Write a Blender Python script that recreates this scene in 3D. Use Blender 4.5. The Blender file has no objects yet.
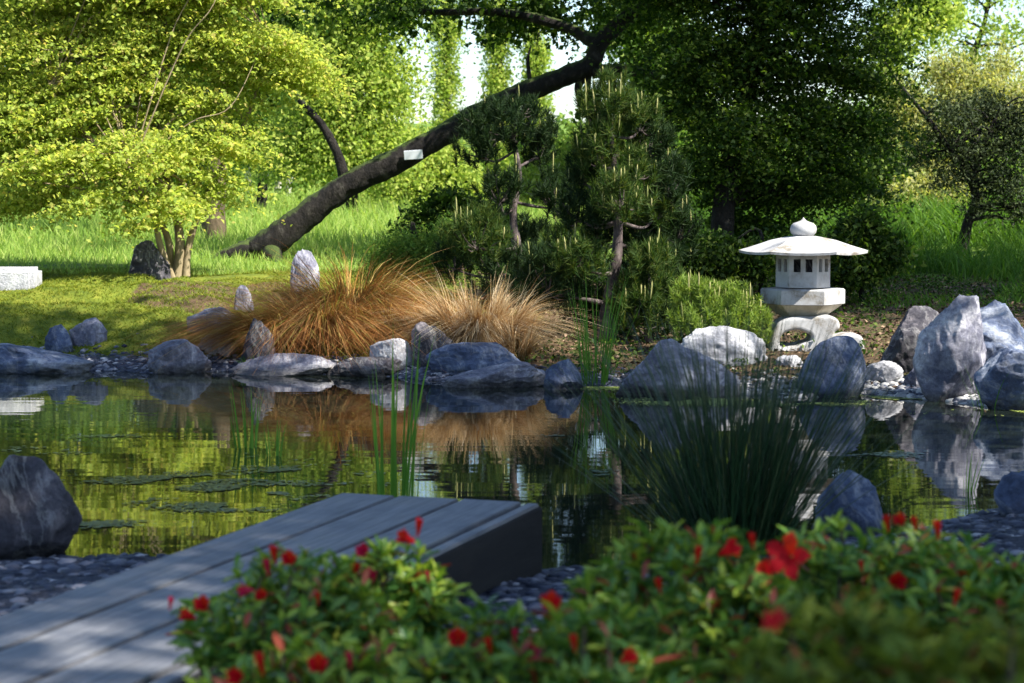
import bpy, bmesh, math
import numpy as np
from math import sin, cos, pi, radians, atan2, sqrt
from mathutils import Vector, Matrix

scene = bpy.context.scene
COL = scene.collection
# ------------------------------------------------------------------ camera
CAMZ, F = 1.5, 2000.0
PITCH = math.atan(151.5 / F)
cam_d = bpy.data.cameras.new("camera"); cam = bpy.data.objects.new("camera", cam_d); COL.objects.link(cam)
cam.location = (0, 0, CAMZ); cam.rotation_euler = (pi / 2 - PITCH, 0, 0)
cam_d.sensor_width = 36; cam_d.lens = F / 1024 * 36; cam_d.clip_end = 3000; cam_d.clip_start = 0.05
cam_d.dof.use_dof = True; cam_d.dof.focus_distance = 15.8; cam_d.dof.aperture_fstop = 4.2
scene.camera = cam

def P(px, py, Y):
    a, b = (px - 512) / F, (341.5 - py) / F
    d = Vector((a, cos(PITCH) + b * sin(PITCH), -sin(PITCH) + b * cos(PITCH)))
    d *= Y / d.y
    return Vector((d.x, d.y, CAMZ + d.z))
def G(px, py, z=0.0):
    d = P(px, py, 1.0) - Vector((0, 0, CAMZ))
    t = (z - CAMZ) / d.z
    return Vector((d.x * t, d.y * t, z))

# ------------------------------------------------------------------ numpy noise
def vnoise(p, seed=0):
    """value noise on (N,3) -> -1..1"""
    p = np.asarray(p, dtype=np.float64)
    i = np.floor(p).astype(np.int64); f = p - i; u = f * f * (3 - 2 * f)
    def h(ix, iy, iz):
        n = (ix * 374761393 + iy * 668265263 + iz * 2147483647 + seed * 974711) & 0xffffffff
        n = ((n ^ (n >> 13)) * 1274126177) & 0xffffffff
        n = (n ^ (n >> 16)) & 0xffffffff
        n = ((n ^ (n >> 11)) * 2246822519) & 0xffffffff
        return ((n ^ (n >> 15)) & 0xffffff) / float(0xffffff) * 2 - 1
    r = 0
    for a in (0, 1):
        for b in (0, 1):
            for c in (0, 1):
                w = (u[:, 0] if a else 1 - u[:, 0]) * (u[:, 1] if b else 1 - u[:, 1]) * (u[:, 2] if c else 1 - u[:, 2])
                r = r + w * h(i[:, 0] + a, i[:, 1] + b, i[:, 2] + c)
    return r
def fbm(p, seed=0, oct=4, gain=.5):
    p = np.asarray(p, dtype=np.float64); r = 0; a = 1; s = 0
    for k in range(oct):
        r = r + a * vnoise(p * (2.03 ** k) + 17.3 * k, seed + k); s += a; a *= gain
    return r / s

# ------------------------------------------------------------------ objects
def link(o, parent=None):
    COL.objects.link(o)
    if parent is not None: o.parent = parent
    return o
def tag(o, label=None, cat=None, group=None, kind=None):
    if label: o['label'] = label
    if cat: o['category'] = cat
    if group: o['group'] = group
    if kind: o['kind'] = kind
    return o
def thing(name, label, cat, loc, group=None, rz=0):
    o = bpy.data.objects.new(name, None); o.empty_display_size = .1
    o.location = loc; o.rotation_euler = (0, 0, rz); link(o)
    return tag(o, label, cat, group)
def raw_mesh(name, V, faces_flat, nper, mat, parent=None, smooth=False, attrs=None, loc=None):
    """V (N,3) world coords; faces_flat (M,nper)"""
    V = np.asarray(V, dtype=np.float32)
    if loc is None and parent is not None: loc = parent.location
    if loc is not None and parent is not None:
        Vl = V - np.array(loc, dtype=np.float32)
    else: Vl = V
    me = bpy.data.meshes.new(name)
    Fa = np.asarray(faces_flat, dtype=np.int32).reshape(-1, nper)
    me.vertices.add(len(Vl)); me.vertices.foreach_set('co', Vl.ravel())
    me.loops.add(Fa.size); me.loops.foreach_set('vertex_index', Fa.ravel())
    me.polygons.add(len(Fa)); me.polygons.foreach_set('loop_start', np.arange(0, Fa.size, nper, dtype=np.int32))
    me.polygons.foreach_set('loop_total', np.full(len(Fa), nper, dtype=np.int32))
    if smooth: me.polygons.foreach_set('use_smooth', np.ones(len(Fa), dtype=bool))
    for k, v in (attrs or {}).items():
        at = me.attributes.new(k, 'FLOAT', 'POINT'); at.data.foreach_set('value', np.asarray(v, dtype=np.float32))
    me.update(calc_edges=True); me.validate()
    me.materials.append(mat)
    o = bpy.data.objects.new(name, me); link(o, parent)
    return o
def bm_obj(name, bm, mat, parent=None, smooth=False, local=False):
    if parent is not None and not local:
        bmesh.ops.transform(bm, matrix=Matrix.Translation(-Vector(parent.location)), verts=bm.verts)
    me = bpy.data.meshes.new(name); bm.to_mesh(me); bm.free()
    if smooth:
        for p in me.polygons: p.use_smooth = True
    me.materials.append(mat)
    return link(bpy.data.objects.new(name, me), parent)

# ------------------------------------------------------------------ materials
def nmat(name):
    m = bpy.data.materials.new(name); m.use_nodes = True
    nt = m.node_tree; nt.nodes.clear()
    out = nt.nodes.new('ShaderNodeOutputMaterial')
    return m, nt, out
def N(nt, t, **kw):
    n = nt.nodes.new(t)
    for k, v in kw.items():
        if k in n.inputs: n.inputs[k].default_value = v
        else: setattr(n, k, v)
    return n
def ramp(nt, stops, fac=None, interp='LINEAR'):
    r = nt.nodes.new('ShaderNodeValToRGB'); r.color_ramp.interpolation = interp
    e = r.color_ramp.elements
    while len(e) < len(stops): e.new(.5)
    for i, (p, c) in enumerate(stops):
        e[i].position = p; e[i].color = (c[0], c[1], c[2], 1)
    if fac is not None: nt.links.new(fac, r.inputs[0])
    return r
def leaf_mat(name, stops, trans=.45, tcol=(1.25, 1.2, .5), rough=.62, spec=.18, attr_t=None):
    m, nt, out = nmat(name); L = nt.links
    geo = N(nt, 'ShaderNodeNewGeometry')
    r = ramp(nt, stops, geo.outputs['Random Per Island'])
    col = r.outputs[0]
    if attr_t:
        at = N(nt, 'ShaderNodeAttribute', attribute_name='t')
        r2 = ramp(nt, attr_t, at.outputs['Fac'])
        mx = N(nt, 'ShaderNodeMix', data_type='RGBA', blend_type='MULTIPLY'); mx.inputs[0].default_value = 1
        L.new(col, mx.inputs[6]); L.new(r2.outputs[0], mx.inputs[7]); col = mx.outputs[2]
    p = N(nt, 'ShaderNodeBsdfPrincipled', Roughness=rough); p.inputs['Specular IOR Level'].default_value = spec
    L.new(col, p.inputs['Base Color'])
    if trans <= 0:
        L.new(p.outputs[0], out.inputs[0]); return m
    mt = N(nt, 'ShaderNodeMix', data_type='RGBA', blend_type='MULTIPLY'); mt.inputs[0].default_value = 1
    mt.inputs[7].default_value = (*tcol, 1); L.new(col, mt.inputs[6])
    mt.clamp_result = False
    t = N(nt, 'ShaderNodeBsdfTranslucent'); L.new(mt.outputs[2], t.inputs[0])
    ms = N(nt, 'ShaderNodeMixShader'); ms.inputs[0].default_value = trans
    L.new(p.outputs[0], ms.inputs[1]); L.new(t.outputs[0], ms.inputs[2]); L.new(ms.outputs[0], out.inputs[0])
    return m
def noise_mat(name, stops, scale=5, detail=8, rough=.85, bump=.3, bdist=.01, bscale=None, stretch=(1, 1, 1), spec=.3, coord='Object', moss=None, second=None):
    m, nt, out = nmat(name); L = nt.links
    tc = N(nt, 'ShaderNodeTexCoord'); mp = N(nt, 'ShaderNodeMapping'); mp.inputs['Scale'].default_value = stretch
    L.new(tc.outputs[coord], mp.inputs[0])
    n1 = N(nt, 'ShaderNodeTexNoise', Scale=scale, Detail=detail, Roughness=.65); L.new(mp.outputs[0], n1.inputs['Vector'])
    r = ramp(nt, stops, n1.outputs[0]); col = r.outputs[0]
    n2 = N(nt, 'ShaderNodeTexNoise', Scale=bscale or scale * 4, Detail=8, Roughness=.7); L.new(mp.outputs[0], n2.inputs['Vector'])
    if second:
        r2 = ramp(nt, second[1]); n3 = N(nt, 'ShaderNodeTexNoise', Scale=second[0], Detail=6, Roughness=.7)
        L.new(mp.outputs[0], n3.inputs['Vector']); L.new(n3.outputs[0], r2.inputs[0])
        mx = N(nt, 'ShaderNodeMix', data_type='RGBA', blend_type='MULTIPLY'); mx.inputs[0].default_value = 1
        L.new(col, mx.inputs[6]); L.new(r2.outputs[0], mx.inputs[7]); col = mx.outputs[2]
    if moss:
        geo = N(nt, 'ShaderNodeNewGeometry'); sx = N(nt, 'ShaderNodeSeparateXYZ'); L.new(geo.outputs['Normal'], sx.inputs[0])
        ad = N(nt, 'ShaderNodeMath', operation='ADD'); L.new(sx.outputs[2], ad.inputs[0]); L.new(n1.outputs[0], ad.inputs[1])
        mr = N(nt, 'ShaderNodeMapRange'); mr.inputs[1].default_value = moss[1]; mr.inputs[2].default_value = moss[1] + .25
        L.new(ad.outputs[0], mr.inputs[0])
        mx = N(nt, 'ShaderNodeMix', data_type='RGBA'); L.new(mr.outputs[0], mx.inputs[0]); L.new(col, mx.inputs[6])
        mx.inputs[7].default_value = (*moss[0], 1); col = mx.outputs[2]
    p = N(nt, 'ShaderNodeBsdfPrincipled', Roughness=rough); p.inputs['Specular IOR Level'].default_value = spec
    L.new(col, p.inputs['Base Color'])
    b = N(nt, 'ShaderNodeBump', Strength=bump, Distance=bdist); L.new(n2.outputs[0], b.inputs['Height']); L.new(b.outputs[0], p.inputs['Normal'])
    L.new(p.outputs[0], out.inputs[0])
    return m
def rock_mat(name, dark, mid, light, vein=.75, rough=.75):
    m, nt, out = nmat(name); L = nt.links
    tc = N(nt, 'ShaderNodeTexCoord')
    n1 = N(nt, 'ShaderNodeTexNoise', Scale=3.2, Detail=10, Roughness=.68, Distortion=.6); L.new(tc.outputs['Object'], n1.inputs['Vector'])
    r = ramp(nt, [(.36, dark), (.5, mid), (.62, light)], n1.outputs[0])
    n2 = N(nt, 'ShaderNodeTexNoise', Scale=38, Detail=6, Roughness=.8); L.new(tc.outputs['Object'], n2.inputs['Vector'])
    r2 = ramp(nt, [(.32, (.55, .55, .58)), (.55, (1, 1, 1)), (.7, (1.25, 1.22, 1.18))], n2.outputs[0])
    mx = N(nt, 'ShaderNodeMix', data_type='RGBA', blend_type='MULTIPLY'); mx.inputs[0].default_value = 1
    L.new(r.outputs[0], mx.inputs[6]); L.new(r2.outputs[0], mx.inputs[7])
    # pale veins
    w = N(nt, 'ShaderNodeTexNoise', Scale=2.1, Detail=5, Roughness=.6, Distortion=1.6); L.new(tc.outputs['Object'], w.inputs['Vector'])
    s = N(nt, 'ShaderNodeMath', operation='SUBTRACT'); s.inputs[1].default_value = .5; L.new(w.outputs[0], s.inputs[0])
    ab = N(nt, 'ShaderNodeMath', operation='ABSOLUTE'); L.new(s.outputs[0], ab.inputs[0])
    rv = ramp(nt, [(0, (vein,) * 3), (.012, (vein * .5,) * 3), (.03, (0, 0, 0))], ab.outputs[0])
    mv = N(nt, 'ShaderNodeMix', data_type='RGBA'); L.new(rv.outputs[0], mv.inputs[0]); L.new(mx.outputs[2], mv.inputs[6]); mv.inputs[7].default_value = (.62, .61, .58, 1)
    # waterline stain close to the pond
    p = N(nt, 'ShaderNodeBsdfPrincipled', Roughness=rough); p.inputs['Specular IOR Level'].default_value = .35
    gp = N(nt, 'ShaderNodeNewGeometry'); sz = N(nt, 'ShaderNodeSeparateXYZ'); L.new(gp.outputs['Position'], sz.inputs[0])
    wn = N(nt, 'ShaderNodeMath', operation='MULTIPLY_ADD'); wn.inputs[1].default_value = -.12; L.new(n1.outputs[0], wn.inputs[0]); L.new(sz.outputs[2], wn.inputs[2])
    wr = ramp(nt, [(0, (.35, .34, .3)), (1, (1, 1, 1))]); wm = N(nt, 'ShaderNodeMapRange'); wm.inputs[1].default_value = -.03; wm.inputs[2].default_value = .03; L.new(wn.outputs[0], wm.inputs[0]); L.new(wm.outputs[0], wr.inputs[0])
    mw = N(nt, 'ShaderNodeMix', data_type='RGBA', blend_type='MULTIPLY'); mw.inputs[0].default_value = 1; L.new(mv.outputs[2], mw.inputs[6]); L.new(wr.outputs[0], mw.inputs[7])
    L.new(mw.outputs[2], p.inputs['Base Color'])
    n3 = N(nt, 'ShaderNodeTexNoise', Scale=14, Detail=9, Roughness=.72); L.new(tc.outputs['Object'], n3.inputs['Vector'])
    b = N(nt, 'ShaderNodeBump', Strength=.9, Distance=.035); L.new(n3.outputs[0], b.inputs['Height']); L.new(b.outputs[0], p.inputs['Normal'])
    L.new(p.outputs[0], out.inputs[0])
    return m

M = {}
M['rock_blue_shade'] = rock_mat('rock_blue_shade', (.038, .052, .095), (.09, .12, .20), (.34, .37, .43), vein=.16)  # blue-grey stone with the blue of sky-lit shade tinted into it
M['rock_grey'] = rock_mat('rock_grey', (.07, .075, .11), (.20, .20, .25), (.54, .53, .56), vein=.14)  # pale blotches brightened to paint sunlit rock tops
M['rock_pale'] = rock_mat('rock_pale', (.26, .26, .28), (.44, .44, .46), (.62, .62, .61), vein=.1)
M['rock_dark'] = rock_mat('rock_dark', (.022, .021, .026), (.06, .056, .068), (.2, .18, .19), vein=.2)
M['lantern'] = noise_mat('lantern_stone', [(.3, (.30, .30, .30)), (.5, (.41, .41, .415)), (.75, (.48, .48, .485))], scale=6, bump=.35, bdist=.006, bscale=60,
                         second=(4.2, [(.38, (.5, .44, .35)), (.46, (.85, .83, .8)), (.54, (1, 1, 1))]))
M['lantern_weathered'] = noise_mat('lantern_weathered', [(.3, (.38, .33, .24)), (.6, (.55, .5, .4))], scale=9, bump=.4, bdist=.006, bscale=60)
M['bark_dark'] = noise_mat('bark_dark', [(.35, (.005, .004, .0035)), (.55, (.014, .011, .009)), (.68, (.05, .045, .038))], scale=9, bump=1, bdist=.05, bscale=16, stretch=(1, 1, .6), moss=((.05, .075, .014), 1.05))  # bark darkened to paint the crown's shade on the leaning trunk
M['bark_pine'] = noise_mat('bark_pine', [(.3, (.025, .02, .02)), (.5, (.085, .065, .062)), (.7, (.22, .18, .17))], scale=16, bump=1, bdist=.02, bscale=30, stretch=(1, 1, .35))
M['bark_maple'] = noise_mat('bark_maple', [(.3, (.12, .09, .05)), (.7, (.35, .28, .17))], scale=6, bump=.6, bdist=.02, bscale=26, stretch=(1, 1, .4))
M['bark_brown_shaded'] = noise_mat('bark_brown_shaded', [(.3, (.04, .03, .018)), (.7, (.13, .095, .055))], scale=6, bump=.8, bdist=.03, bscale=26, stretch=(1, 1, .4))  # darker copy of the maple bark, the trunk's shade put into the colour
M['bark_pale'] = noise_mat('bark_pale', [(.35, (.2, .17, .14)), (.55, (.62, .58, .5))], scale=5, bump=.4, bdist=.02, stretch=(1, 1, .5))
M['leaf_maple'] = leaf_mat('leaf_maple', [(0, (.24, .34, .06)), (.5, (.36, .44, .085)), (.9, (.46, .49, .11)), (1, (.46, .38, .13))], trans=.6, tcol=(1.4, 1.35, .9))
M['leaf_maple_green'] = leaf_mat('leaf_maple_green', [(0, (.05, .13, .02)), (.6, (.11, .22, .03)), (1, (.2, .28, .04))], trans=.5, tcol=(1.35, 1.4, .8))
M['leaf_light'] = leaf_mat('leaf_light', [(0, (.18, .28, .045)), (.6, (.32, .41, .07)), (1, (.46, .50, .12))], trans=.5, tcol=(1.35, 1.35, .9))
M['leaf_mid'] = leaf_mat('leaf_mid', [(0, (.07, .15, .03)), (.6, (.15, .25, .045)), (1, (.27, .34, .07))], trans=.5, tcol=(1.35, 1.4, .8))
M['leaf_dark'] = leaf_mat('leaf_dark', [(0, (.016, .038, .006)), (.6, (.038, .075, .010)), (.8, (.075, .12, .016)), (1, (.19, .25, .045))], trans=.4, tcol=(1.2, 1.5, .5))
M['leaf_ivy'] = leaf_mat('leaf_ivy', [(0, (.02, .045, .012)), (.7, (.04, .08, .02)), (1, (.07, .11, .03))], trans=.35)
M['leaf_willow'] = leaf_mat('leaf_willow', [(0, (.24, .29, .09)), (.6, (.36, .38, .14)), (1, (.44, .42, .2))], trans=.5)
M['leaf_olive'] = leaf_mat('leaf_olive', [(0, (.025, .04, .018)), (.7, (.05, .07, .028)), (1, (.10, .13, .05))], trans=.3, tcol=(1.2, 1.2, .7))
M['needle_shaded'] = leaf_mat('needle_shaded', [(0, (.008, .022, .006)), (.7, (.016, .038, .009)), (1, (.035, .06, .014))], trans=.2)  # shaded copy of the pine needles, shade painted into the pads
M['needle_lit'] = leaf_mat('needle_lit', [(0, (.02, .055, .010)), (.7, (.05, .09, .016)), (1, (.13, .16, .035))], trans=.35)  # lit copy of the pine needles, sunlight painted into the pads
M['needle_candle'] = leaf_mat('needle_candle', [(0, (.12, .2, .03)), (.7, (.2, .3, .05)), (1, (.3, .36, .09))], trans=.4)
M['candle'] = leaf_mat('candle', [(0, (.2, .22, .07)), (1, (.38, .36, .15))], trans=.2)
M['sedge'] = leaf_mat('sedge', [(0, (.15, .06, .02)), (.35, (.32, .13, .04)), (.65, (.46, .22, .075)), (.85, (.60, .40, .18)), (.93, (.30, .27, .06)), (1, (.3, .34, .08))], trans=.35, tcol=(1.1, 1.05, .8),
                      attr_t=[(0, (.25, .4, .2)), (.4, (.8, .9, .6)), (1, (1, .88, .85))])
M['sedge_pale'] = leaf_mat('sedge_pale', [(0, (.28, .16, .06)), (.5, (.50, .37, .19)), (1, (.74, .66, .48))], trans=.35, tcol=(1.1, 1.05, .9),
                           attr_t=[(0, (.3, .28, .15)), (.5, (.75, .58, .42)), (.75, (1, .95, .9)), (1, (1.1, 1.08, 1.05))])  # straw blades with tips whitened to paint the sunlit top
M['rush'] = leaf_mat('rush', [(0, (.012, .04, .014)), (.8, (.03, .075, .025)), (1, (.12, .13, .05))], trans=.1, rough=.35, spec=.5)
M['reed'] = leaf_mat('reed', [(0, (.06, .17, .02)), (1, (.13, .28, .04))], trans=.4)
M['grass'] = leaf_mat('grass', [(0, (.16, .27, .05)), (.6, (.28, .40, .08)), (1, (.42, .47, .15))], trans=.5, tcol=(1.3, 1.3, .6))
M['herb'] = leaf_mat('herb', [(0, (.05, .12, .015)), (.7, (.09, .2, .025)), (1, (.16, .26, .05))], trans=.5)
M['moss'] = leaf_mat('moss', [(0, (.09, .14, .012)), (.6, (.16, .20, .018)), (1, (.26, .25, .03))], trans=.3)
M['azalea'] = leaf_mat('azalea', [(0, (.05, .14, .03)), (.4, (.11, .24, .035)), (.72, (.27, .40, .045)), (.93, (.42, .50, .06)), (.94, (.42, .08, .03)), (1, (.30, .05, .03))], trans=.3, rough=.38, spec=.5)
M['azalea_olive'] = leaf_mat('azalea_olive', [(0, (.07, .12, .02)), (.6, (.17, .23, .03)), (.93, (.32, .33, .04)), (.94, (.34, .12, .03)), (1, (.26, .09, .03))], trans=.3, rough=.5)
M['petal'] = leaf_mat('petal', [(0, (.42, .006, .014)), (.6, (.56, .010, .014)), (1, (.66, .035, .01))], trans=.35, tcol=(1.1, .8, .8), rough=.6)
M['petal_pink'] = leaf_mat('petal_pink', [(0, (.4, .01, .06)), (1, (.6, .02, .06))], trans=.3, tcol=(1.1, .8, .8), rough=.6)
M['stem'] = noise_mat('stem', [(.3, (.04, .03, .02)), (.7, (.12, .09, .06))], scale=20)
M['pebble'] = leaf_mat('pebble', [(0, (.02, .024, .038)), (.6, (.06, .068, .098)), (.9, (.16, .165, .2)), (1, (.4, .39, .4))], trans=0, rough=.6)
M['pebble_pale'] = leaf_mat('pebble_pale', [(0, (.12, .12, .13)), (.5, (.3, .3, .3)), (1, (.62, .6, .56))], trans=0, rough=.7)
M['weed'] = noise_mat('pondweed', [(.3, (.045, .085, .05)), (.7, (.11, .17, .1))], scale=30, bump=.3, bdist=.002, rough=.45)
M['duckweed'] = noise_mat('duckweed', [(.3, (.14, .2, .03)), (.7, (.36, .4, .1))], scale=26, bump=.5, bdist=.003, rough=.7)
M['white_plate'] = noise_mat('plate_white', [(.3, (.7, .72, .78)), (.7, (.8, .82, .86))], scale=8, bump=.05, rough=.4)

def wood_mat():
    m, nt, out = nmat('deck_wood'); L = nt.links
    tc = N(nt, 'ShaderNodeTexCoord'); geo = N(nt, 'ShaderNodeObjectInfo')
    ad = N(nt, 'ShaderNodeVectorMath', operation='ADD'); L.new(tc.outputs['Object'], ad.inputs[0])
    cmb = N(nt, 'ShaderNodeCombineXYZ'); mul = N(nt, 'ShaderNodeMath', operation='MULTIPLY'); mul.inputs[1].default_value = 37
    L.new(geo.outputs['Random'], mul.inputs[0]); L.new(mul.outputs[0], cmb.inputs[1]); L.new(cmb.outputs[0], ad.inputs[1])
    mp = N(nt, 'ShaderNodeMapping'); mp.inputs['Scale'].default_value = (1, .045, 1); L.new(ad.outputs[0], mp.inputs[0])
    n1 = N(nt, 'ShaderNodeTexNoise', Scale=55, Detail=8, Roughness=.7, Distortion=.5); L.new(mp.outputs[0], n1.inputs['Vector'])
    r = ramp(nt, [(.3, (.075, .08, .092)), (.5, (.145, .15, .168)), (.72, (.23, .235, .245))], n1.outputs[0])
    n2 = N(nt, 'ShaderNodeTexNoise', Scale=3.5, Detail=8, Roughness=.7); L.new(ad.outputs[0], n2.inputs['Vector'])
    r2 = ramp(nt, [(.3, (.6, .62, .66)), (.5, (1, 1, 1)), (.68, (1.15, 1.1, 1.0))], n2.outputs[0])
    mx = N(nt, 'ShaderNodeMix', data_type='RGBA', blend_type='MULTIPLY'); mx.inputs[0].default_value = 1
    L.new(r.outputs[0], mx.inputs[6]); L.new(r2.outputs[0], mx.inputs[7])
    p = N(nt, 'ShaderNodeBsdfPrincipled', Roughness=.62); p.inputs['Specular IOR Level'].default_value = .4
    L.new(mx.outputs[2], p.inputs['Base Color'])
    b = N(nt, 'ShaderNodeBump', Strength=.6, Distance=.003); L.new(n1.outputs[0], b.inputs['Height']); L.new(b.outputs[0], p.inputs['Normal'])
    L.new(p.outputs[0], out.inputs[0]); return m
M['wood'] = wood_mat()
M['wood_dark'] = noise_mat('fascia_wood_shaded', [(.3, (.006, .006, .007)), (.7, (.02, .019, .019))], scale=8, stretch=(1, .1, 1), bump=.4)  # near-black wood, the shade on the deck's side put into its colour

def water_mat():
    m, nt, out = nmat('water'); L = nt.links
    tc = N(nt, 'ShaderNodeTexCoord'); mp = N(nt, 'ShaderNodeMapping'); mp.inputs['Scale'].default_value = (.4, 1.9, 1)
    L.new(tc.outputs['Object'], mp.inputs[0])
    n1 = N(nt, 'ShaderNodeTexNoise', Scale=2.4, Detail=1, Roughness=.5); L.new(mp.outputs[0], n1.inputs['Vector'])
    n2 = N(nt, 'ShaderNodeTexNoise', Scale=13, Detail=2, Roughness=.5); L.new(mp.outputs[0], n2.inputs['Vector'])
    b1 = N(nt, 'ShaderNodeBump', Strength=1, Distance=.0010); L.new(n1.outputs[0], b1.inputs['Height'])
    b2 = N(nt, 'ShaderNodeBump', Strength=1, Distance=.00013); L.new(n2.outputs[0], b2.inputs['Height']); L.new(b1.outputs[0], b2.inputs['Normal'])
    p = N(nt, 'ShaderNodeBsdfPrincipled', Roughness=.015, IOR=1.45); p.inputs['Base Color'].default_value = (.010, .014, .010, 1)
    p.inputs['Specular IOR Level'].default_value = .6
    L.new(b2.outputs[0], p.inputs['Normal']); L.new(p.outputs[0], out.inputs[0]); return m
M['water'] = water_mat()

# ------------------------------------------------------------------ terrain
shoreF = [(-60, 368), (0, 368), (150, 373), (235, 371), (400, 377), (480, 384), (580, 386), (640, 388), (720, 394), (800, 398), (860, 394), (940, 402), (1024, 408), (1100, 408)]
sx = [G(a, b).x for a, b in shoreF]; sy = [G(a, b).y for a, b in shoreF]
sx = [-9, -6.5] + sx + [5.5, 8]; sy = [15.0, 16.4] + sy + [13.2, 11]
shoreN = [(-200, 560), (0, 560), (140, 556), (330, 566), (560, 570), (700, 552), (890, 536), (945, 521), (1024, 506), (1100, 490)]
nx = [G(a, b).x for a, b in shoreN]; ny = [G(a, b).y for a, b in shoreN]
nx = [-9, -6] + nx + [5, 8]; ny = [12, 9.5] + ny + [10, 11]
def yF(x): return np.interp(x, sx, sy)
def yN(x): return np.interp(x, nx, ny)
tt = [0, .25, .6, 1.5, 3.5, 6, 10, 16, 30, 45, 85, 200, 600]
tz = [0, .05, .10, .22, .42, .55, .66, .78, 1.0, 1.1, 1.7, 5, 22]
def H(x, y):
    x = np.atleast_1d(np.asarray(x, dtype=float)); y = np.atleast_1d(np.asarray(y, dtype=float))
    pts = np.stack([x, y, np.zeros_like(x)], 1)
    wob = .12 * fbm(pts * 1.7, 3, 3)
    tf = y - yF(x) + wob; tn = yN(x) - y + wob * .6
    zf = np.interp(tf, tt, tz)
    # moss mounds on the left bank, lower ground under the lantern
    mm = np.clip((-1.2 - x) / 1.2, 0, 1) * np.clip((tf - .4) / .8, 0, 1) * np.clip((6 - tf) / 2, 0, 1)
    b = fbm(pts * np.array([.9, 1.5, 1]), 11, 3)
    zf = zf + mm * (.30 * np.abs(b) ** .8 + .05 * fbm(pts * 3.1, 12, 2))
    lo = np.clip((x + .5) / 2, 0, 1)
    zf = zf * (1 - .35 * lo * np.clip(1 - (tf - 3) / 14, 0, 1))
    zf = zf + np.clip(tf / 3, 0, 1) * .05 * fbm(pts * .8, 5, 3)
    zn = .008 + .10 * np.clip(tn / 1.2, 0, 1) + .22 * np.clip((tn - 1.5) / 3, 0, 1) + .02 * fbm(pts * 4, 7, 3) * np.clip(tn * 3, 0, 1)
    dep = -np.clip(np.minimum(-tf, -tn) * .5, 0, .6)
    side = np.abs(x) - 8.2
    z = np.where(tf > 0, zf, np.where(tn > 0, zn * np.clip(tn * 8, 0, 1), dep))
    ds = np.clip(side, 0, 1)
    z = np.where((tf <= .0) & (tn <= 0), z * (1 - ds) + .12 * ds, np.maximum(z, .0 + .12 * ds))
    return z
def Hz(x, y): return float(H(x, y)[0])

def axis(lims):
    r = []
    for a, b, s in lims: r += list(np.arange(a, b, s))
    return np.array(r + [lims[-1][1]])
gx = axis([(-700, -100, 60), (-100, -30, 10), (-30, -9, 1), (-9, -5.5, .2), (-5.5, 5.8, .045), (5.8, 9, .2), (9, 30, 1), (30, 100, 10), (100, 700, 60)])
gy = axis([(-60, -4, 4), (-4, 3, .5), (3, 7, .1), (7, 9.8, .05), (9.8, 13, .2), (13, 22, .045), (22, 32, .12), (32, 60, .6), (60, 120, 4), (120, 700, 30)])
X, Y = np.meshgrid(gx, gy); xs, ys = X.ravel(), Y.ravel(); zs = H(xs, ys)
idx = np.arange(len(xs)).reshape(len(gy), len(gx))
quads = np.stack([idx[:-1, :-1].ravel(), idx[:-1, 1:].ravel(), idx[1:, 1:].ravel(), idx[1:, :-1].ravel()], 1)
tf = ys - yF(xs); tn = yN(xs) - ys
pn = np.stack([xs, ys, zs * 0], 1)
nz = fbm(pn * 1.1, 21, 4)
gravel = np.clip((.55 - tf) / .3 + nz * .8, 0, 1) * (tf > -3) + (tf <= -3) * 1.0
gravel = np.where(tn > -1, 1, gravel)
soil = np.clip((xs + .6 + nz * 1.0) / .6, 0, 1) * np.clip((np.where(xs > 1.5, 9, 5.5) - tf + nz * 2.5) / 1.2, 0, 1)
c = G(208, 283, .6); soil = np.maximum(soil, np.clip(1.5 - np.hypot((xs - c.x) / .75, (ys - c.y - .2) / .9), 0, 1) > .4)
meadow = np.clip((tf - 5.5) / 2, 0, 1)

def ground_mat():
    m, nt, out = nmat('ground'); L = nt.links
    tc = N(nt, 'ShaderNodeTexCoord')
    def nz(scale, det=8, rough=.7): 
        n = N(nt, 'ShaderNodeTexNoise', Scale=scale, Detail=det, Roughness=rough); L.new(tc.outputs['Object'], n.inputs['Vector']); return n.outputs[0]
    def at(k): return N(nt, 'ShaderNodeAttribute', attribute_name=k).outputs['Fac']
    mossc = ramp(nt, [(.3, (.05, .08, .01)), (.5, (.12, .15, .015)), (.7, (.22, .21, .03))], nz(6))
    mead = ramp(nt, [(.3, (.07, .13, .015)), (.7, (.16, .24, .03))], nz(1.5))
    soilc = ramp(nt, [(.3, (.035, .022, .012)), (.5, (.11, .07, .04)), (.62, (.07, .09, .02)), (.75, (.3, .2, .13))], nz(9))
    grav = ramp(nt, [(.3, (.012, .014, .022)), (.5, (.035, .04, .06)), (.72, (.10, .105, .13))], nz(45))
    def mix(f, a, b):
        mx = N(nt, 'ShaderNodeMix', data_type='RGBA'); L.new(f, mx.inputs[0]); L.new(a, mx.inputs[6]); L.new(b, mx.inputs[7]); return mx.outputs[2]
    c = mix(at('meadow'), mossc.outputs[0], mead.outputs[0]); c = mix(at('soil'), c, soilc.outputs[0]); c = mix(at('gravel'), c, grav.outputs[0])
    p = N(nt, 'ShaderNodeBsdfPrincipled', Roughness=.9); p.inputs['Specular IOR Level'].default_value = .2; L.new(c, p.inputs['Base Color'])
    b = N(nt, 'ShaderNodeBump', Strength=.8, Distance=.02); L.new(nz(40), b.inputs['Height']); L.new(b.outputs[0], p.inputs['Normal'])
    L.new(p.outputs[0], out.inputs[0]); return m
g = raw_mesh('ground', np.stack([xs, ys, zs], 1), quads, 4, ground_mat(), smooth=True, attrs=dict(gravel=gravel, soil=soil, meadow=meadow))
tag(g, kind='structure')
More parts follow.
